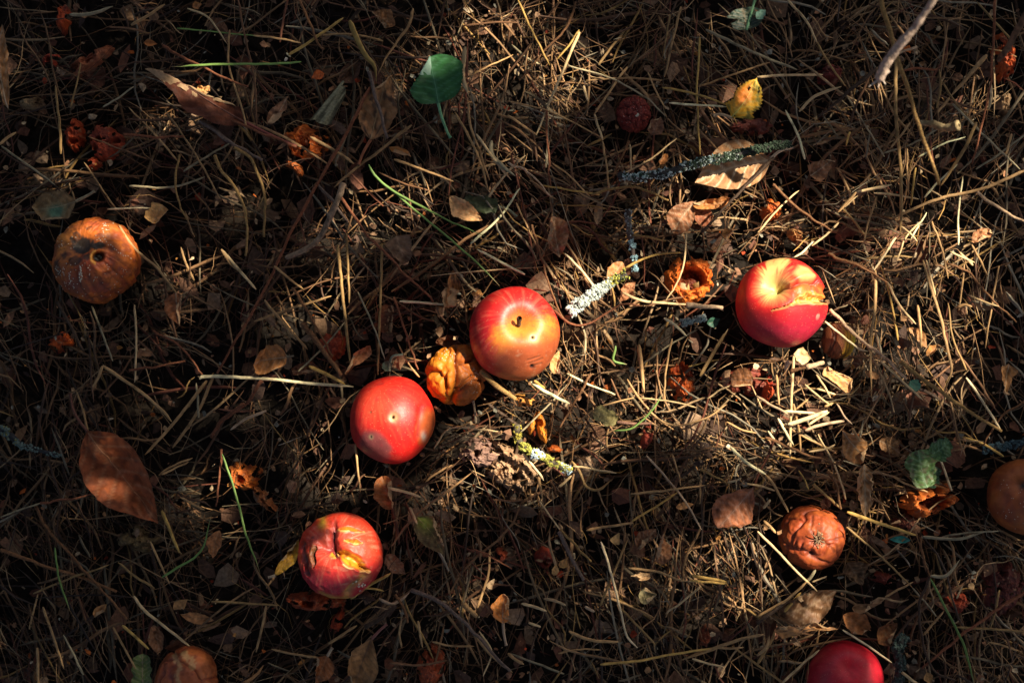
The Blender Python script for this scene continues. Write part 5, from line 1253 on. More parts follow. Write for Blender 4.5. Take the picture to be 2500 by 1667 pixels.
# ------------------------------------------------------------------ single straws, stems, twigs and grass blades
# kind (s straw, k twig, b flat dry blade, g green blade), colour, width, points of its path
STEMS = """
s w 9 487,925 509,918 650,925 765,936 863,943
s p 8 540,609 580,655 625,707
s t 8 291,551 327,605 385,656 433,718
s p 6 329,744 333,831 329,933
s g 6 225,747 254,827 276,882
k d 9 142,736 182,813 204,856
s t 9 251,893 331,947 393,998 420,1030
s t 8 251,893 240,920 225,947
k r 6 374,809 436,842 494,914
k r 6 313,902 385,895 454,880
s t 9 520,922 483,1005 422,1093
s t 9 505,929 458,991 400,1060 353,1110
k r 11 596,987 545,1023 516,1067
k r 9 640,930 605,980 590,992
s l 8 650,1002 600,1023 562,1049
k r 8 903,214 845,327 780,440 714,560 660,680 620,754 575,830 531,910
s t 8 1005,305 918,374 860,418 816,458
k u 9 900,174 925,262 947,338
b t 9 1009,22 998,62 947,134 922,182
b y 15 853,51 889,131 914,160 918,200
s y 8 704,134 760,100 838,44
s t 9 758,334 816,367 864,400
s t 6 620,87 680,94 736,105
k b 7 733,0 776,105 791,120
g G 6 735,152 650,156 520,158 418,164
s G 4 432,69 540,80 650,91
k r 7 396,113 487,160 567,200 607,211
b p 5 458,22 509,44 556,109
s t 6 560,73 560,164 596,283 604,330
s b 6 582,0 598,91 622,204 626,330
s g 6 4,358 84,414 134,451
s t 5 407,273 487,393 538,487
s g 6 449,418 500,385 563,349
s w 5 262,511 310,509 367,507
s g 5 251,262 290,238 327,211
s t 8 0,353 20,335 38,323
b g 9 171,35 218,35 276,16
s t 8 320,62 362,38 403,11
k r 7 300,328 380,335 447,332
k u 11 487,295 560,345 640,392
k o 8 570,360 610,385 636,436 647,484 645,579
k o 8 523,378 545,420 567,447 596,509 603,575 598,625
k o 6 440,378 427,436 436,498 458,538
k r 7 560,290 640,325 722,358
g G 7 900,403 922,436 958,465 1031,505 1110,545 1198,582
g G 6 925,440 958,465 1016,516 1089,575 1165,642 1220,698
s t 7 962,389 1042,418 1107,443
s t 7 1111,276 1147,338 1175,400 1191,462
b p 12 1136,116 1129,182 1143,233
s t 7 1143,250 1150,310 1178,388 1195,440
b p 7 1162,327 1209,393 1249,440
b g 12 1200,345 1202,378 1232,410 1258,430
k u 7 776,451 815,495 849,542
k r 7 831,480 893,570 933,609 1000,680 1060,736
s t 7 540,609 560,640 580,660
s o 9 824,598 834,693 856,893
s o 7 845,570 850,650 852,740
s o 7 933,595 929,722 922,914
s g 5 874,714 911,794 940,878
k r 6 962,725 987,802 1020,900
s w 7 976,736 1030,739 1093,745
s t 8 645,733 704,802 751,853
k b 7 714,700 780,813 813,871
k b 14 740,787 787,853 831,914
s y 10 755,894 800,915 842,938
s t 7 620,784 718,751 809,722
s t 7 670,650 705,680 742,707
s p 5 1060,1093 1103,1045 1216,1053
k o 15 1176,907 1209,940 1260,973
s w 10 1296,932 1330,955 1392,986
s y 9 1304,930 1330,948
k b 6 1298,547 1327,645 1356,740 1382,787
k r 6 1353,758 1393,791 1443,787 1516,744 1560,744
k o 6 1545,575 1585,580 1623,587
s p 5 1676,569 1669,649 1650,695 1625,736 @.062
s p 8 1520,714 1574,736 1680,744 
k l 13 1676,744 1720,749 1763,751
s w 8 1622,776 1650,795 1676,820
s t 6 1640,827 1625,911 1622,994
b t 11 1560,842 1567,903 1573,958
s t 6 1531,925 1563,976 1614,1027 1665,1038 1723,1020 1774,987
s w 6 1385,911 1440,940 1502,962
k b 6 1443,914 1400,987 1367,1042
g G 5 1498,1052 1542,1045 1589,1005 1618,962
g o 9 1709,918 1742,860 1778,802
g G 7 1504,845 1498,880 1530,889
s p 5 1560,970 1640,980 1700,995
s t 5 1414,1030 1450,1000 1490,985 1560,968
k d 8 1890,385 1785,491 1712,567
k o 7 1444,476 1513,458 1567,462 1633,491
s p 8 1414,80 1374,174 1334,269
s p 6 1334,269 1322,300 1309,330
s w 6 1634,251 1691,256 1774,262
s y 6 1265,0 1298,73 1342,160
k b 6 1407,5 1385,62 1327,127 1269,196
s y 6 1414,73 1390,110 1360,145
s t 7 1531,164 1505,200 1451,280
s p 7 1451,280 1462,315 1473,342
s p 8 1425,211 1436,247
s o 5 1636,36 1618,138
s t 7 1662,18 1622,189
s y 6 1709,91 1702,233 1709,378
s t 5 1582,178 1600,220 1625,265
s y 6 1618,214 1709,233 1778,258
s g 8 1723,73 1807,113 1890,149 1945,171
s g 5 1385,160 1495,193 1578,240 1625,283
k b 6 1538,342 1515,390 1494,436
s p 5 1538,353 1540,418
s t 5 1240,247 1331,269 1404,302 1473,338
s t 7 1240,283 1275,305 1312,332
k r 6 1334,270 1338,370 1343,455
s t 5 1350,400 1390,430 1440,480
s t 6 1470,345 1480,400 1488,470
k l 5 1240,396 1300,430 1345,480
s t 5 1260,495 1290,560 1310,600
k o 11 2152,0 2177,95 2199,164 2221,233 2243,305 2268,374 2293,451 @.12
k l 6 2239,113 2215,122 2192,134 @.13
k r 6 2195,172 2240,168 2290,170 @.10
k d 9 2141,167 2054,240 1995,284
b t 12 2410,134 2352,200 2318,240
s t 8 2318,240 2305,256 2290,276
k r 6 2428,0 2423,138 2410,254 2373,400 @.07
s o 10 2188,127 2188,290 2199,420 2199,570
s p 7 1923,0 1970,55 1995,105
s o 6 1995,105 2030,165 2064,211
b p 8 1952,273 1988,236 2054,211
s t 9 2500,418 2395,462 2286,487 2177,534
s o 9 2384,298 2355,363 2297,454
s g 6 2326,254 2395,323 2490,414
k b 7 1886,451 1963,520 2032,563
b p 8 2090,469 2130,462 2177,451
s p 6 2133,471 2190,477 2243,487
k l 8 2384,469 2439,509 2500,542
s t 6 2214,364 2217,470
s y 6 2236,411 2224,502
s p 8 2417,200 2420,235 2414,268
s o 5 2300,200 2340,260 2395,320
s y 6 2075,322 2065,355
s t 6 2222,300 2200,330 2172,364
s t 7 2470,326 2455,380
b p 7 2050,512 2095,478
b t 8 2090,470 2063,500 2045,520
s w 6 1985,590 1960,615 1940,628
s p 6 2047,545 2015,575 1983,600
s t 6 2140,480 2120,545 2108,595
k b 7 2021,620 2101,653 2166,689
s p 7 2166,689 2195,744 2235,791
s w 6 2188,580 2160,622 2134,660
s p 5 2250,540 2214,576 2188,642
s t 6 2275,540 2300,610 2315,680
k b 6 2310,645 2366,665 2424,733 2482,788
s t 5 2439,650 2417,772 2406,850
s t 5 2354,645 2349,700 2343,745
s t 6 2373,598 2395,640 2413,675
s p 6 2364,720 2400,735 2439,748
s t 9 2337,750 2355,744 2373,748
s p 6 2320,615 2350,628 2380,640
s p 9 2343,615 2360,632 2375,648
k l 9 2028,755 2083,813 2163,874
s l 9 2163,874 2188,902 2214,925
s p 7 2150,880 2190,918 2254,976
s w 6 2014,784 2060,822 2100,852 2118,858
b t 10 2137,660 2137,758 2126,831 2128,976
k o 10 2199,882 2250,922 2323,976 2446,1053
s w 7 2359,922 2406,991 2443,1049
b t 10 2254,635 2268,685 2297,776 2312,849 2323,904 2304,958
s p 6 2262,635 2270,670 2285,720
s t 8 2240,745 2247,800 2250,850
s w 12 1923,1036 1970,1022 2021,1002
s w 8 1915,1003 1960,1006 1990,1008
s p 7 1974,1036 2000,1020 2024,1006
s l 8 1846,966 1885,990 1923,1011
s p 8 1937,870 1932,976 1928,1116
k l 13 1968,897 2010,886
k b 9 1930,907 1968,897
s w 8 1898,1020 1915,1050 1937,1085
s t 7 1937,985 1950,1050 1955,1104
s w 9 1783,1090 1820,1125 1870,1158
s t 8 1870,1158 1890,1185 1925,1250
s l 9 1966,1050 2010,1035 2062,1027
k b 7 1868,1068 1960,1105 2052,1136
s t 6 1775,1030 1810,1048 1848,1058
s t 7 1896,915 1899,950 1902,988
s p 6 1965,938 1995,965 2030,990
s t 6 1971,975 1955,990 1944,1000
s t 7 2012,992 2034,984
s p 6 1995,948 2040,962
s p 6 1993,915 2015,945 2028,972
s w 6 1875,1052 1895,1078 1908,1092
s p 6 1975,1102 2020,1095 2040,1085
s t 8 2080,1045 2090,1060 2100,1078
s l 5 2043,985 2060,1015 2080,1036
s p 5 2177,540 2210,560 2240,590
s g 5 98,1228 60,1240 2,1262
k r 6 98,1228 182,1217 247,1199
k b 9 0,1341 109,1381 200,1410 284,1444
k b 8 87,1235 120,1297 164,1344 218,1406 309,1508
g G 5 134,1337 145,1417 171,1490
s o 6 82,1448 174,1410 265,1379
s y 9 396,1246 418,1301 438,1348
s t 6 367,1322 414,1424
g G 6 396,1408 436,1384 491,1344 516,1257
s p 8 327,1455 356,1493 410,1535 462,1577
s t 7 105,1482 131,1555 156,1631
s y 8 298,1526 330,1553 363,1584
s t 6 276,1530 331,1631
s t 8 91,1580 92,1620 94,1680
g G 6 542,1108 578,1213 600,1301 636,1399
k r 6 542,1097 535,1160 527,1235
s o 6 516,1468 600,1472 680,1477
s t 7 650,1479 638,1535 625,1591
s t 6 440,1214 465,1227 500,1245
s t 6 388,1160 425,1135 470,1118
s t 6 395,1158 430,1142 460,1128
s p 8 947,1190 985,1200 1027,1213
s p 7 1000,1238 1008,1255 1018,1278
k u 10 1002,1442 1063,1464 1129,1515 1187,1577 1245,1639
k r 4 1158,1340 1200,1360 1250,1390
s t 8 802,1570 835,1550 871,1526
s y 9 856,1461 896,1431 954,1399
s y 6 870,1440 905,1436 938,1442
s t 6 1056,1566 1100,1575 1158,1577
k t 14 1132,1472 1150,1490 1162,1502
k d 12 893,1530 935,1505 968,1480
k b 8 963,1453 985,1485 994,1520
s t 6 980,1580 975,1545 982,1510
s t 7 1020,1515 1025,1545 1032,1580
s t 7 1150,1540 1200,1600 1250,1640
s p 5 1170,1540 1200,1590 1180,1650
k u 11 1364,1300 1393,1359 1422,1413
k o 7 1367,1293 1407,1333 1443,1370
s p 5 1315,1220 1340,1255 1367,1293
s w 7 1467,1322 1494,1406 1516,1493 1531,1551 1556,1580
s o 7 1516,1486 1560,1530 1600,1573
s y 6 1542,1271 1600,1238 1654,1202
s t 6 1540,1206 1640,1195 1722,1184
s l 6 1578,1112 1643,1184 1680,1235 1713,1293
s y 9 1691,1406 1730,1412 1774,1420
s y 7 1685,1417 1730,1420 1774,1424
s t 7 1534,1386 1604,1395 1650,1412 1676,1419
s p 5 1676,1419 1700,1417 1725,1419
s p 6 1711,1430 1670,1465 1625,1497
s y 7 1465,1622 1560,1612 1625,1599 1749,1580 
b t 9 1865,1548 1800,1562 1720,1590 1662,1612
s t 6 1749,1580 1780,1582 1815,1580
s p 6 1690,1608 1730,1618 1768,1628
s t 9 1389,1540 1444,1562 1509,1566
s p 8 1273,1473 1305,1480 1335,1490
s p 8 1329,1460 1355,1466 1382,1477
s l 8 1429,1480 1452,1492
s p 7 1290,1520 1320,1530 
s t 9 1240,1595 1260,1610 1278,1620
b o 8 1395,1126 1415,1150 1430,1185 1460,1195 1495,1170
s p 6 1400,1137 1450,1145 1505,1155
s p 7 1364,1188 1380,1175 1395,1160
s w 7 1276,1108 1300,1135 1328,1172
s t 9 1314,1160 1320,1190 1325,1215
k b 6 1345,1172 1355,1198 1360,1210
s t 5 1640,1107 1655,1150 1662,1185
k o 6 1710,1145 1740,1160 1775,1180
s p 6 1777,1178 1795,1172 1810,1166
s y 10 2068,1250 2141,1275 2235,1306
k o 8 1984,1181 2020,1212 2054,1242
s o 6 2068,1286 2159,1366 2228,1435
s g 5 2228,1435 2255,1465 2286,1504
s p 7 1850,1297 1901,1348 1950,1400 1995,1442
s t 9 1865,1270 1880,1285 1894,1301
s w 6 2057,1537 2115,1573 2177,1617
s p 9 2200,1640 2220,1655 2245,1672
k d 7 2272,1406 2246,1468 2250,1551 2279,1635 2330,1662
k b 6 2246,1310 2255,1360 2272,1406
b g 9 2272,1406 2310,1405 2345,1365
g G 6 2272,1413 2315,1497 2352,1573 2381,1680
k r 8 2505,1443 2410,1504 2330,1565 2250,1630
s o 7 2337,1530 2420,1535 2505,1541
s t 6 2253,1550 2280,1520 2305,1490
s t 8 1850,1504 1923,1461 1970,1420
s g 9 1970,1420 1982,1405 1992,1391
s y 9 1915,1493 1935,1470 1955,1446
s p 5 1983,1420 2018,1406
s t 6 2162,1456 2195,1438 2230,1420
s t 6 2175,1160 2210,1180 2265,1200
b g 8 2250,1310 2340,1315 2400,1300
s g 5 2300,1310 2350,1302 2440,1295
s o 8 1850,1620 1885,1560 1890,1540
b t 8 1848,1600 1870,1580 1880,1550
s p 7 1910,1665 1960,1620 2000,1585
k d 10 1848,1520 1890,1490 1930,1460
k b 7 2020,1150 2040,1180 2054,1240
s y 5 1950,1148 1962,1168 1975,1195
s p 8 1865,1240 1880,1220 
s w 5 700,130 710,140 
s t 6 868,1080 872,1130 880,1200
s p 7 1400,1350 1402,1364 
b l 8 925,1460 960,1475 1000,1445
s o 6 2440,1440 2432,1480 2420,1530
s p 5 2335,1460 2350,1430 
k b 5 2500,980 2440,1020 2400,1090
"""
PAL = {'w': ((0.72, 0.60, 0.42), 'whitish'), 'p': ((0.54, 0.41, 0.25), 'pale'), 't': ((0.35, 0.225, 0.115), 'tan'), 'b': ((0.15, 0.078, 0.042), 'brown'),
       'r': ((0.17, 0.068, 0.040), 'red-brown'), 'g': ((0.27, 0.24, 0.17), 'grey'), 'o': ((0.26, 0.17, 0.075), 'ochre'), 'y': ((0.42, 0.28, 0.09), 'yellowish'),
       'G': ((0.15, 0.27, 0.08), 'green'), 'l': ((0.42, 0.31, 0.23), 'pinkish grey'), 'd': ((0.055, 0.038, 0.03), 'dark'), 'u': ((0.15, 0.115, 0.11), 'purple-grey')}
KIND = {'s': ('dry_straw', 'straw', 'straw', 'straw'), 'k': ('twig', 'twig', 'twig', 'twig'), 'b': ('withered_grass', 'flat dry blade', 'grass blade', 'straw'), 'g': ('grass_blade', 'grass blade', 'grass blade', 'grass')}
MARKS = [('the golden apple', 1255, 815), ('the glossy red apple', 957, 1023), ('the split apple', 1908, 740), ('the torn apple', 832, 1355), ('the crimson apple', 2064, 1640),
         ('the mouldy brown apple', 236, 637), ('the ochre shrivelled apple', 1114, 917), ('the wrinkled orange apple', 1981, 1312), ('the right edge apple', 2490, 1212), ('the bottom left apple', 457, 1640),
         ('the tiny dark red apple', 1547, 279), ('the striped fruit', 2046, 832), ('the hollow core', 1682, 683), ('the orange scrap', 1667, 937), ('the curled orange peel', 2270, 1226),
         ('the glowing orange pulp', 600, 1170), ('the round green leaf', 1056, 200), ('the yellow leaf', 1820, 243), ('the bark piece', 798, 250), ('the folded red-brown leaf', 480, 225),
         ('the veined tan leaf', 1785, 425), ('the huge red-brown leaf', 300, 1160), ('the blurred pale stick', 2200, 100), ('the long lichen branch', 1650, 412), ('the white lichen stick', 1460, 712),
         ('the yellow lichen stick', 1320, 1110), ('the oval grey-brown leaf', 128, 500), ('the arrow shaped leaf', 1135, 515), ('the tan orange leaf', 655, 880), ('the greenish yellow leaf', 1478, 1015),
         ('the creased red-brown leaf', 1800, 1240), ('the herb leaves', 2270, 1120), ('the orange tan leaf', 1232, 1480), ('the half green leaf', 1050, 1305), ('the rolled horn leaf', 1960, 1530),
         ('the silvery bud', 1583, 1455), ('the upper edge pulp', 2455, 140), ('the wavy tan leaf', 2400, 576), ('the folded right leaf', 2452, 935), ('the tube shaped leaf', 2110, 1200),
         ('the speckled leaf', 928, 260), ('the forked root', 770, 560), ('the rusty pulp', 215, 340), ('the corner pulp', 2340, 1470), ('the speckled brown leaf', 928, 260), ('the large veined bottom leaf', 890, 1615),
         ('the red peel tongue', 1050, 1625), ('the flat wood chip', 76, 250), ('the cream square leaf', 385, 522), ('the heart shaped leaf', 985, 612)]
USED = {}
def where(p, mk):
    dx, dy = p[0] - mk[1], p[1] - mk[2]
    if math.hypot(dx, dy) < 45:
        return 'against ' + mk[0]
    a = math.degrees(math.atan2(-dy, dx)) % 360
    w = ['right of', 'up right of', 'above', 'up left of', 'left of', 'down left of', 'below', 'down right of'][int((a + 22.5) // 45) % 8]
    return w + ' ' + mk[0]
def stem_label(kind, c, w, pts):
    a, b = np.array(pts[0]), np.array(pts[-1])
    L = np.linalg.norm(b - a)
    ang = math.degrees(math.atan2(-(b - a)[1], (b - a)[0])) % 180
    o = 'level' if ang < 12 or ang > 168 else 'steep' if 70 < ang < 110 else 'rising right' if ang <= 70 else 'falling right'
    if len(pts) > 2:
        m = np.array(pts[len(pts) // 2])
        dev = abs((b - a)[0] * (m - a)[1] - (b - a)[1] * (m - a)[0]) / max(L, 1) / max(L, 1)
        if dev > .10:
            o = 'curved ' + o
    size = 'short' if L < 60 else 'long' if L > 170 else 'mid-length'
    thick = 'thick ' if w >= 9 else ''
    mid = (a + b) / 2
    mk = sorted(MARKS, key=lambda q: math.hypot(mid[0] - q[1], mid[1] - q[2]))
    head = f"{size} {thick}{PAL[c][1]} {KIND[kind][1]}, {o}, "
    cand = [head + where(mid, mk[0])]
    cand += [head + where(mid, mk[0]) + ', towards ' + mk[i][0] for i in (1, 2, 3)]
    cand += [head + where(mid, mk[0]) + ', end nearest ' + min(MARKS, key=lambda q: math.hypot(e[0] - q[1], e[1] - q[2]))[0] for e in (a, b)]
    for t in cand:
        if t not in USED and len(t.split()) <= 16:
            USED[t] = 1
            return t
    for extra in ('the thinner of two ', 'the paler of two ', 'the lower of two '):
        t = extra + cand[0]
        if t not in USED and len(t.split()) <= 16:
            USED[t] = 1
            return t
    return None

TAKEN = [(1255, 815, 111), (957, 1023, 106), (1908, 740, 111), (832, 1355, 106), (2064, 1662, 95), (236, 637, 106), (1114, 916, 78), (1981, 1312, 80), (2506, 1212, 94), (457, 1657, 79), (1547, 279, 43), (2046, 832, 43)]
def add_stem(kind, c, w, pts, z=None, label=None, group=None):
    n = max(9, min(26, int(sum(math.dist(a, b) for a, b in zip(pts[:-1], pts[1:])) / 14) + 5))
    P2 = catmull(pts, n)
    mid = P2[n // 2]
    off = z if z is not None else {'s': .038, 'k': .041, 'b': .041, 'g': .046}[kind] + rng.uniform(-.002, .003)
    tilt = rng.uniform(-.004, .004)
    tt = np.linspace(0, 1, n)
    gz = np.array([ground_at(a, b) for a, b in P2])
    gz = np.interp(tt, [0, .5, 1], [gz[0], gz.mean(), gz[-1]])
    Z = gz + off + tilt * (tt - .5) * 2
    XY = np.array([at(a, b, e) for (a, b), e in zip(P2, Z)])
    P = np.column_stack([XY, Z])
    sd = rng.uniform(0, 50)
    P[:, :2] += .0004 * np.stack([noise(P, 160, sd), noise(P, 160, sd + 9)], -1) * (2.2 if kind == 'k' else 1)
    o3 = P[n // 2].copy()
    P = P - o3
    r = np.full(n, w * PX / 2 * (D - off) / D)
    colr = np.minimum(np.array(PAL[c][0]) * rng.uniform(.95, 1.3) * np.array([1.08, .96, .74]), .8)
    if kind == 'k':
        r = r * (1.08 - .35 * tt) * (1 + .14 * noise(np.column_stack([tt * 30, tt * 0 + sd, tt * 0]), 1))
        sides, flat, mat = 7, 1.0, M['twig']
    elif kind == 's':
        r = r * (1 + .07 * noise(np.column_stack([tt * 12, tt * 0 + sd, tt * 0]), 1)) * (1.0 - .2 * tt) * np.clip(np.minimum(tt / .05 + .55, (1 - tt) / .12 + .35), 0, 1)
        sides, flat, mat = 6, .75, M['straw']
    else:
        r = r * np.clip(np.minimum(tt / .10 + .5, (1 - tt) / .25 + .15), 0, 1) * 1.1
        sides, flat, mat = 4, .22, (M['grass'] if kind == 'g' else M['straw'])
    roll = rng.uniform(-.5, .5) + rng.uniform(-.9, .9) * tt if kind in 'bg' else None
    V, F = tubes(P[None], r[None], sides, flat, roll[None] if roll is not None else None)
    # end caps
    ends = []
    for q in (0, n - 1):
        V = np.vstack([V, P[q] + unit(P[q] - P[1 if q == 0 else n - 2]) * r[q] * .35])
        k = len(V) - 1
        for j in range(sides):
            a, b = q * sides + j, q * sides + (j + 1) % sides
            ends.append([b, a, k, k] if q == 0 else [a, b, k, k])
    tv = np.append(np.repeat(tt, sides), [0, 1])
    streak = noise(np.column_stack([tv * 6, np.arange(len(V)) % sides * 1.7, tv * 0 + sd]), 1)
    cc = colr * (1 + .28 * streak)[:, None]
    if kind == 's' and n > 10:      # darker joints
        for _ in range(rng.integers(1, 3)):
            q = rng.uniform(.15, .85)
            cc = mix(cc, colr * .45, np.exp(-((tv - q) / .018) ** 2))
    if kind == 'g':
        cc = mix(cc, (0.36, 0.24, 0.12), sstep(.85, 1.0, tv) * .9)
    me_faces = np.vstack([F, np.array(ends)])
    nm, _, cat, fam = KIND[kind]
    o = tri_quads(nm, V, F, [e[:3] for e in ends], mat, cc)
    o.location = o3
    lab = label or stem_label(kind, c, w, pts)
    if lab is None:
        lab, group = 'thin dry stalk lying loose in the tangle, like several around it', 'look-alike loose stalks'
    tag(o, lab, cat, group or {'s': 'loose straws', 'k': 'loose twigs', 'b': 'flat dry blades', 'g': 'green grass blades'}[kind])
    return o
def tri_quads(name, V, Q, T, mat, col):
    me = bpy.data.meshes.new(name)
    me.from_pydata([tuple(v) for v in V], [], [tuple(int(i) for i in q) for q in Q] + [tuple(int(i) for i in t) for t in T])
    me.polygons.foreach_set('use_smooth', np.ones(len(me.polygons), bool))
    a = me.color_attributes.new('Col', 'FLOAT_COLOR', 'POINT')
    c4 = np.ones((len(V), 4), np.float32)
    c4[:, :3] = np.clip(col, 0, 1)
    a.data.foreach_set('color', c4.ravel())
    me.materials.append(mat)
    o = bpy.data.objects.new(name, me)
    C.objects.link(o)
    return o
count = {'s': 0, 'k': 0, 'b': 0, 'g': 0}
for line in STEMS.strip().splitlines():
    q = line.split()
    z = None
    if q[-1].startswith('@'):
        z = float(q[-1][1:])
        q = q[:-1]
    pts = [tuple(float(v) for v in a.split(',')) for a in q[3:]]
    add_stem(q[0], q[1], float(q[2]), pts, z)
    count[q[0]] += 1
# the fork of the long blurred stem, oat husks and further single straws one can pick out
extra = 0
tries = 0
placed = []
while extra < 95 and tries < 4000:
    tries += 1
    cx, cy = rng.uniform(20, 2480), rng.uniform(20, 1647)
    pr = .3 + .7 * (cx > 1200) * (cy < 1300)
    if rng.random() > pr:
        continue
    a = rng.uniform(0, math.pi)
    L = rng.uniform(70, 190)
    pts = [(cx - math.cos(a) * L / 2, cy + math.sin(a) * L / 2), (cx + rng.normal(0, L * .04), cy + rng.normal(0, L * .04)), (cx + math.cos(a) * L / 2, cy - math.sin(a) * L / 2)]
    bad = False
    for (ax, ay, ar) in TAKEN:
        for s in np.linspace(0, 1, 9):
            qx, qy = pts[0][0] * (1 - s) + pts[2][0] * s, pts[0][1] * (1 - s) + pts[2][1] * s
            if math.hypot(qx - ax, qy - ay) < ar + 8:
                bad = True
    if bad or any(math.hypot(cx - a_, cy - b_) < 75 for a_, b_ in placed):
        continue
    x, y = at(cx, cy, .04)
    if any(((x - z[0]) ** 2 + (y - z[1]) ** 2) < (max(z[2], z[3]) * 1.0) ** 2 and z[2] > .01 for z in ZONES):
        continue
    placed.append((cx, cy))
    c = rng.choice(list('pttbogyw')) if cx > 1100 else rng.choice(list('ttbboggr'))
    add_stem('s', c, rng.uniform(4.5, 7.5), pts, .032 + rng.uniform(-.003, .003))
    extra += 1

# ------------------------------------------------------------------ loose litter nobody could count
ZN = np.array(ZONES)
def duck(P, drop):
    """P (N,K,3): push strands below the things lying on them; drop strands that would run through a fruit. Returns keep mask."""
    N = len(P)
    keep = np.ones(N, bool)
    over = rng.random(N)
    for (x, y, a, b, rot, zt, hard) in ZONES:
        near = (np.abs(P[:, :, 0] - x).min(1) < max(a, b) * 1.1) & (np.abs(P[:, :, 1] - y).min(1) < max(a, b) * 1.1)
        idx = np.nonzero(near & keep)[0]
        if len(idx) == 0:
            continue
        Q = P[idx]
        c, s = math.cos(rot), math.sin(rot)
        u = (Q[..., 0] - x) * c + (Q[..., 1] - y) * s
        v = -(Q[..., 0] - x) * s + (Q[..., 1] - y) * c
        inside = (u / a) ** 2 + (v / b) ** 2 < 1
        if hard > 1.5:
            hit = (inside & (Q[..., 2] > zt - .004)).any(1)
            keep[idx[hit]] = False
            continue
        m = inside & (over[idx] < hard)[:, None]
        anyin = m.any(1)
        lower = np.where(m, np.maximum(Q[..., 2] - (zt - .004), 0), 0).max(1)
        Q = Q.copy()
        Q[..., 2] -= lower[:, None]
        P[idx] = Q
    return keep
COLS = np.array([(0.46, 0.34, 0.20), (0.34, 0.22, 0.115), (0.25, 0.15, 0.075), (0.13, 0.072, 0.04), (0.21, 0.18, 0.12), (0.07, 0.048, 0.034), (0.17, 0.06, 0.035), (0.28, 0.27, 0.22), (0.36, 0.24, 0.085)])
def strands(name, label, n, L0, L1, w0, w1, zlo, zhi, sides, K=5, pale=0.0, power=1.4, spread=(.60, .44), curve=.08, coherent=.8, flat=.7, tiltmax=.25, dens=None, cat='dry grass', tone=1.0):
    x = rng.uniform(-spread[0], spread[0], n)
    y = rng.uniform(-spread[1], spread[1], n)
    if dens is not None:
        k = rng.random(n) < dens(x, y)
        x, y = x[k], y[k]
        n = len(x)
    p = np.stack([x, y, x * 0], -1)
    k = rng.random(n) < .18 + 1.0 * sstep(-.45, .25, noise(p, 26, 71) + .5 * noise(p, 60, 75))      # tufts and dark gaps
    x, y, p = x[k], y[k], p[k]
    n = len(x)
    ang = rng.uniform(0, math.pi, n)
    flow = 2.6 * noise(p, 6.0, 30)
    ang = np.where(rng.random(n) < coherent * .55, flow + rng.normal(0, .35, n), ang)
    L = rng.uniform(0, 1, n) ** 1.6 * (L1 - L0) + L0
    w = rng.uniform(w0, w1, n)
    t = np.linspace(-.5, .5, K)
    dx, dy = np.cos(ang), np.sin(ang)
    bend = rng.normal(0, curve, n)
    b2 = rng.normal(0, curve * .5, n)
    kx = t[None] * L[:, None]
    ky = (bend[:, None] * (t[None] ** 2 * 2 - .25) + b2[:, None] * np.sin(t[None] * 6.3)) * L[:, None] * .6
    X = x[:, None] + kx * dx[:, None] - ky * dy[:, None]
    Y = y[:, None] + kx * dy[:, None] + ky * dx[:, None]
    h = rng.random(n) ** power * (zhi - zlo) + zlo
    tl = rng.uniform(-tiltmax, tiltmax, n)
    Z = ground_h(X, Y) * .5 + ground_h(x, y)[:, None] * .5 + h[:, None] + tl[:, None] * t[None] * L[:, None] + rng.normal(0, .0006, (n, K))
    Z = np.maximum(Z, ground_h(X, Y) - .020)
    P = np.stack([X, Y, Z], -1)
    keep = duck(P, 0)
    P, w, n, x, y, h = P[keep], w[keep], int(keep.sum()), x[keep], y[keep], h[keep]
    taper = np.clip(np.minimum((np.linspace(0, 1, K)) / .15 + .5, (1 - np.linspace(0, 1, K)) / .3 + .25), 0, 1)
    R = w[:, None] * PX / 2 * taper[None]
    V, F = tubes(P, R, sides, flat)
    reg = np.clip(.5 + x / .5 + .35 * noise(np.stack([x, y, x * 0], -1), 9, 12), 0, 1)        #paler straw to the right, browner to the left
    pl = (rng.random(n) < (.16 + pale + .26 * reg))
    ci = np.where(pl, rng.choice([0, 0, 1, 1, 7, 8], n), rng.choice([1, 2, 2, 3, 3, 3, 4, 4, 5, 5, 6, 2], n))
    base = COLS[ci] * np.array([1.10, .93, .74]) * rng.uniform(.7, 1.15, (n, 1)) * tone * (.74 + .26 * sstep(-.40, -.05, x))[:, None]      # shade of the left side darkened into the straw colour
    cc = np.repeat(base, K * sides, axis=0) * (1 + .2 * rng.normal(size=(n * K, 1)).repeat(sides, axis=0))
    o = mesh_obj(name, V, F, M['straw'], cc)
    o['kind'] = 'stuff'
    tag(o, label, cat)
    return o
def bright(x, y):
    g = at(1960, 960, .03)
    return np.exp(-(((x - g[0]) / .07) ** 2 + ((y - g[1]) / .055) ** 2))
inner = lambda x, y: np.where((np.abs(x) < .47) & (np.abs(y) < .33), 1.0, .45)
strands('dry_grass', 'deep tangle of thin dark dead grass stems covering all the ground', 11000, .018, .090, 1.8, 4.6, -.020, .012, 3, dens=inner, pale=-.10, tone=np.array([.52, .46, .40]))
strands('straw_litter', 'upper layer of loose tan and pale straws strewn between the apples', 5600, .018, .105, 2.0, 7.5, .004, .034, 3, K=6, curve=.10, dens=inner, power=1.0, pale=.04, tone=.78)
strands('root_fibres', 'fine hair-like stems and root fibres curling through the litter', 5600, .018, .095, .9, 1.9, .000, .038, 3, K=7, dens=inner, curve=.35, power=1.0, pale=.0, cat='plant fibres')
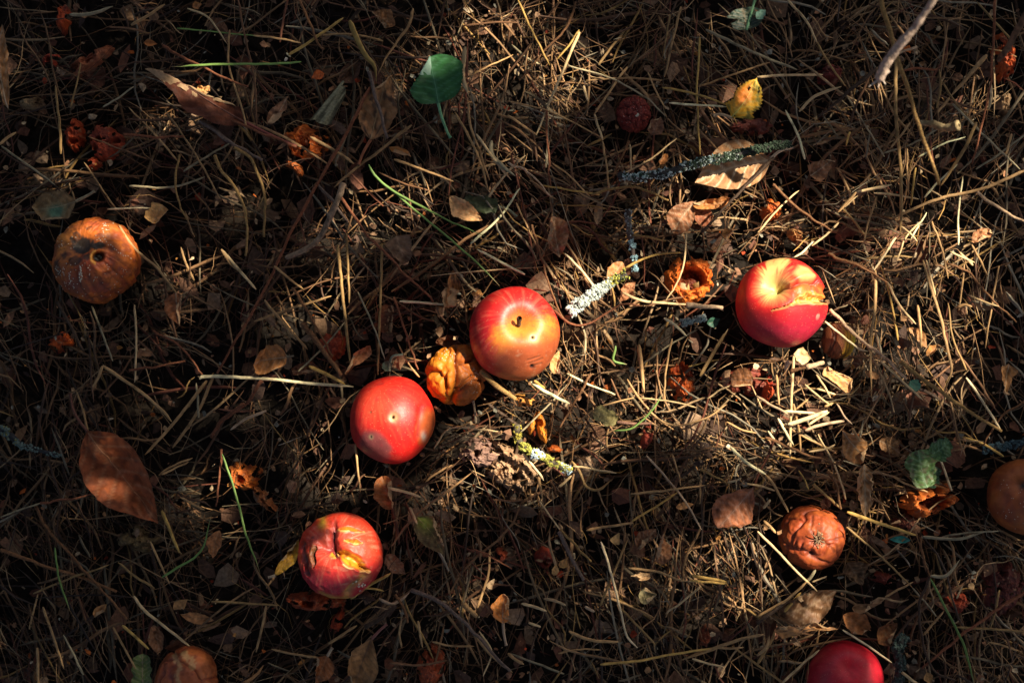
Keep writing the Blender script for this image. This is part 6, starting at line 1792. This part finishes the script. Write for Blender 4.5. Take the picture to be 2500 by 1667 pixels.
strands('straw_chaff', 'bright short broken straw chaff below and right of the split apple', 4200, .005, .024, 1.5, 4.2, .004, .034, 3, K=3, spread=(.55, .42), dens=lambda x, y: np.clip(bright(x, y) * 1.0 + .12 * (x > -.05), 0, 1), pale=.35, power=.8, cat='chaff')
strands('small_straw', 'finely broken straw scattered over the right half of the ground', 4600, .006, .030, 1.4, 3.8, -.004, .034, 3, K=4, spread=(.55, .42), dens=lambda x, y: np.clip(.25 + .75 * (x > -.02), 0, 1), pale=.12, power=.9)
strands('flat_blades', 'flat dead grass blades pressed into the litter', 1500, .03, .12, 4.5, 10.0, -.006, .030, 4, K=6, dens=inner, power=1.0, pale=-.06, flat=.15, curve=.10, coherent=1.3, tone=.8)
# blades reach on outside the spot at lower density
def outer():
    n = 9000
    a = rng.uniform(0, 2 * math.pi, n)
    r = .62 + rng.random(n) ** 1.5 * 2.2
    x, y = r * np.cos(a) * 1.1, r * np.sin(a)
    k = (np.abs(x) > .58) | (np.abs(y) > .42)
    x, y = x[k], y[k]
    n = len(x)
    ang = rng.uniform(0, math.pi, n)
    t = np.linspace(-.5, .5, 4)
    L = rng.uniform(.04, .14, n)
    P = np.stack([x[:, None] + t * (L * np.cos(ang))[:, None], y[:, None] + t * (L * np.sin(ang))[:, None], np.full((n, 4), .01) + rng.uniform(0, .02, (n, 1)) + t * rng.uniform(-.02, .02, (n, 1))], -1)
    V, F = tubes(P, np.full((n, 4), .0011), 3)
    cc = np.repeat(COLS[rng.integers(0, 9, n)], 12, axis=0)
    o = mesh_obj('dry_grass', V, F, M['straw'], cc)
    o['kind'] = 'stuff'
    tag(o, 'sparser dead grass on the open ground round the apples', 'dry grass')
outer()

def crumbs(name, label, n, s0, s1, zlo, zhi, cols, dens=None, cat='leaf litter', curl=.5):
    x = rng.uniform(-.56, .56, n)
    y = rng.uniform(-.42, .42, n)
    if dens is not None:
        k = rng.random(n) < dens(x, y)
        x, y = x[k], y[k]
        n = len(x)
    s = rng.uniform(0, 1, n) ** 2 * (s1 - s0) + s0
    z = ground_h(x, y) + zlo + rng.random(n) * (zhi - zlo)
    Cn = np.stack([x, y, z], -1)[:, None]
    keep = duck(Cn, 0)
    Cn, s, n, x, y = Cn[keep][:, 0], s[keep], int(keep.sum()), x[keep], y[keep]
    th = rng.uniform(0, 2 * math.pi, n)
    nrm = unit(np.stack([rng.normal(0, .45, n), rng.normal(0, .45, n), np.ones(n)], -1))
    u = unit(np.cross(nrm, np.stack([np.cos(th), np.sin(th), th * 0], -1)))
    v = np.cross(nrm, u)
    asp = rng.uniform(.3, 1, n)
    ring = [(-1, -.1), (-.5, .8), (.35, .9), (1, .15), (.5, -.75), (-.4, -.9)]
    pts = []
    for (a, b) in ring:
        a_, b_ = a * rng.uniform(.6, 1.25, n), b * rng.uniform(.5, 1.3, n) * asp
        cz = curl * (b_ ** 2) * s * rng.choice([-1, 1], n) + curl * .4 * rng.normal(0, .3, n) * s
        pts.append(Cn + (a_ * s)[:, None] * u + (b_ * s)[:, None] * v + cz[:, None] * nrm)
    mid = Cn + (rng.normal(0, .15, n) * s)[:, None] * nrm
    V = np.stack(pts + [mid], 1).reshape(-1, 3)
    b0 = np.arange(n)[:, None] * 7
    F = np.concatenate([b0 + [i, (i + 1) % 6, 6] for i in range(6)])
    cols = np.array(cols)
    cc = np.repeat(cols[rng.integers(0, len(cols), n)] * rng.uniform(.6, 1.2, (n, 1)), 7, axis=0) * rng.uniform(.8, 1.15, (n * 7, 1))
    o = mesh_obj(name, V, F, M['debris'], cc, smooth=False)
    o['kind'] = 'stuff'
    tag(o, label, cat)
crumbs('leaf_fragments', 'dark broken brown leaf fragments mixed through the litter', 2600, .0030, .0125, -.014, .024,
       [(0.20, 0.10, 0.055), (0.13, 0.065, 0.038), (0.28, 0.16, 0.085), (0.08, 0.045, 0.03), (0.17, 0.07, 0.04), (0.30, 0.19, 0.11)])
crumbs('leaf_crumbs', 'small pale crumbs of leaf and chaff sifted between the straws', 9000, .0008, .0034, .004, .034,
       [(0.42, 0.27, 0.14), (0.30, 0.16, 0.07), (0.50, 0.36, 0.20), (0.20, 0.11, 0.06), (0.36, 0.17, 0.08), (0.24, 0.22, 0.16)], dens=lambda x, y: np.clip(.28 + .4 * (x > -.1) + bright(x, y), 0, 1))
crumbs('pulp_crumbs', 'tiny orange and red crumbs of rotten apple scattered in the litter', 500, .0010, .0042, .006, .030,
       [(0.50, 0.12, 0.02), (0.36, 0.05, 0.015), (0.46, 0.20, 0.05)], cat='crumbs')
crumbs('husks', 'pale bean shaped husks and flakes in the bright patch near the split apple', 900, .0016, .0048, .012, .034,
       [(0.60, 0.46, 0.29), (0.50, 0.35, 0.20), (0.66, 0.55, 0.38)], dens=lambda x, y: np.clip(bright(x, y) * .8 + .9 * np.exp(-(((x - at(1775, 700, .03)[0]) / .025) ** 2 + ((y - at(1775, 700, .03)[1]) / .035) ** 2)) + .03, 0, 1), cat='husks')
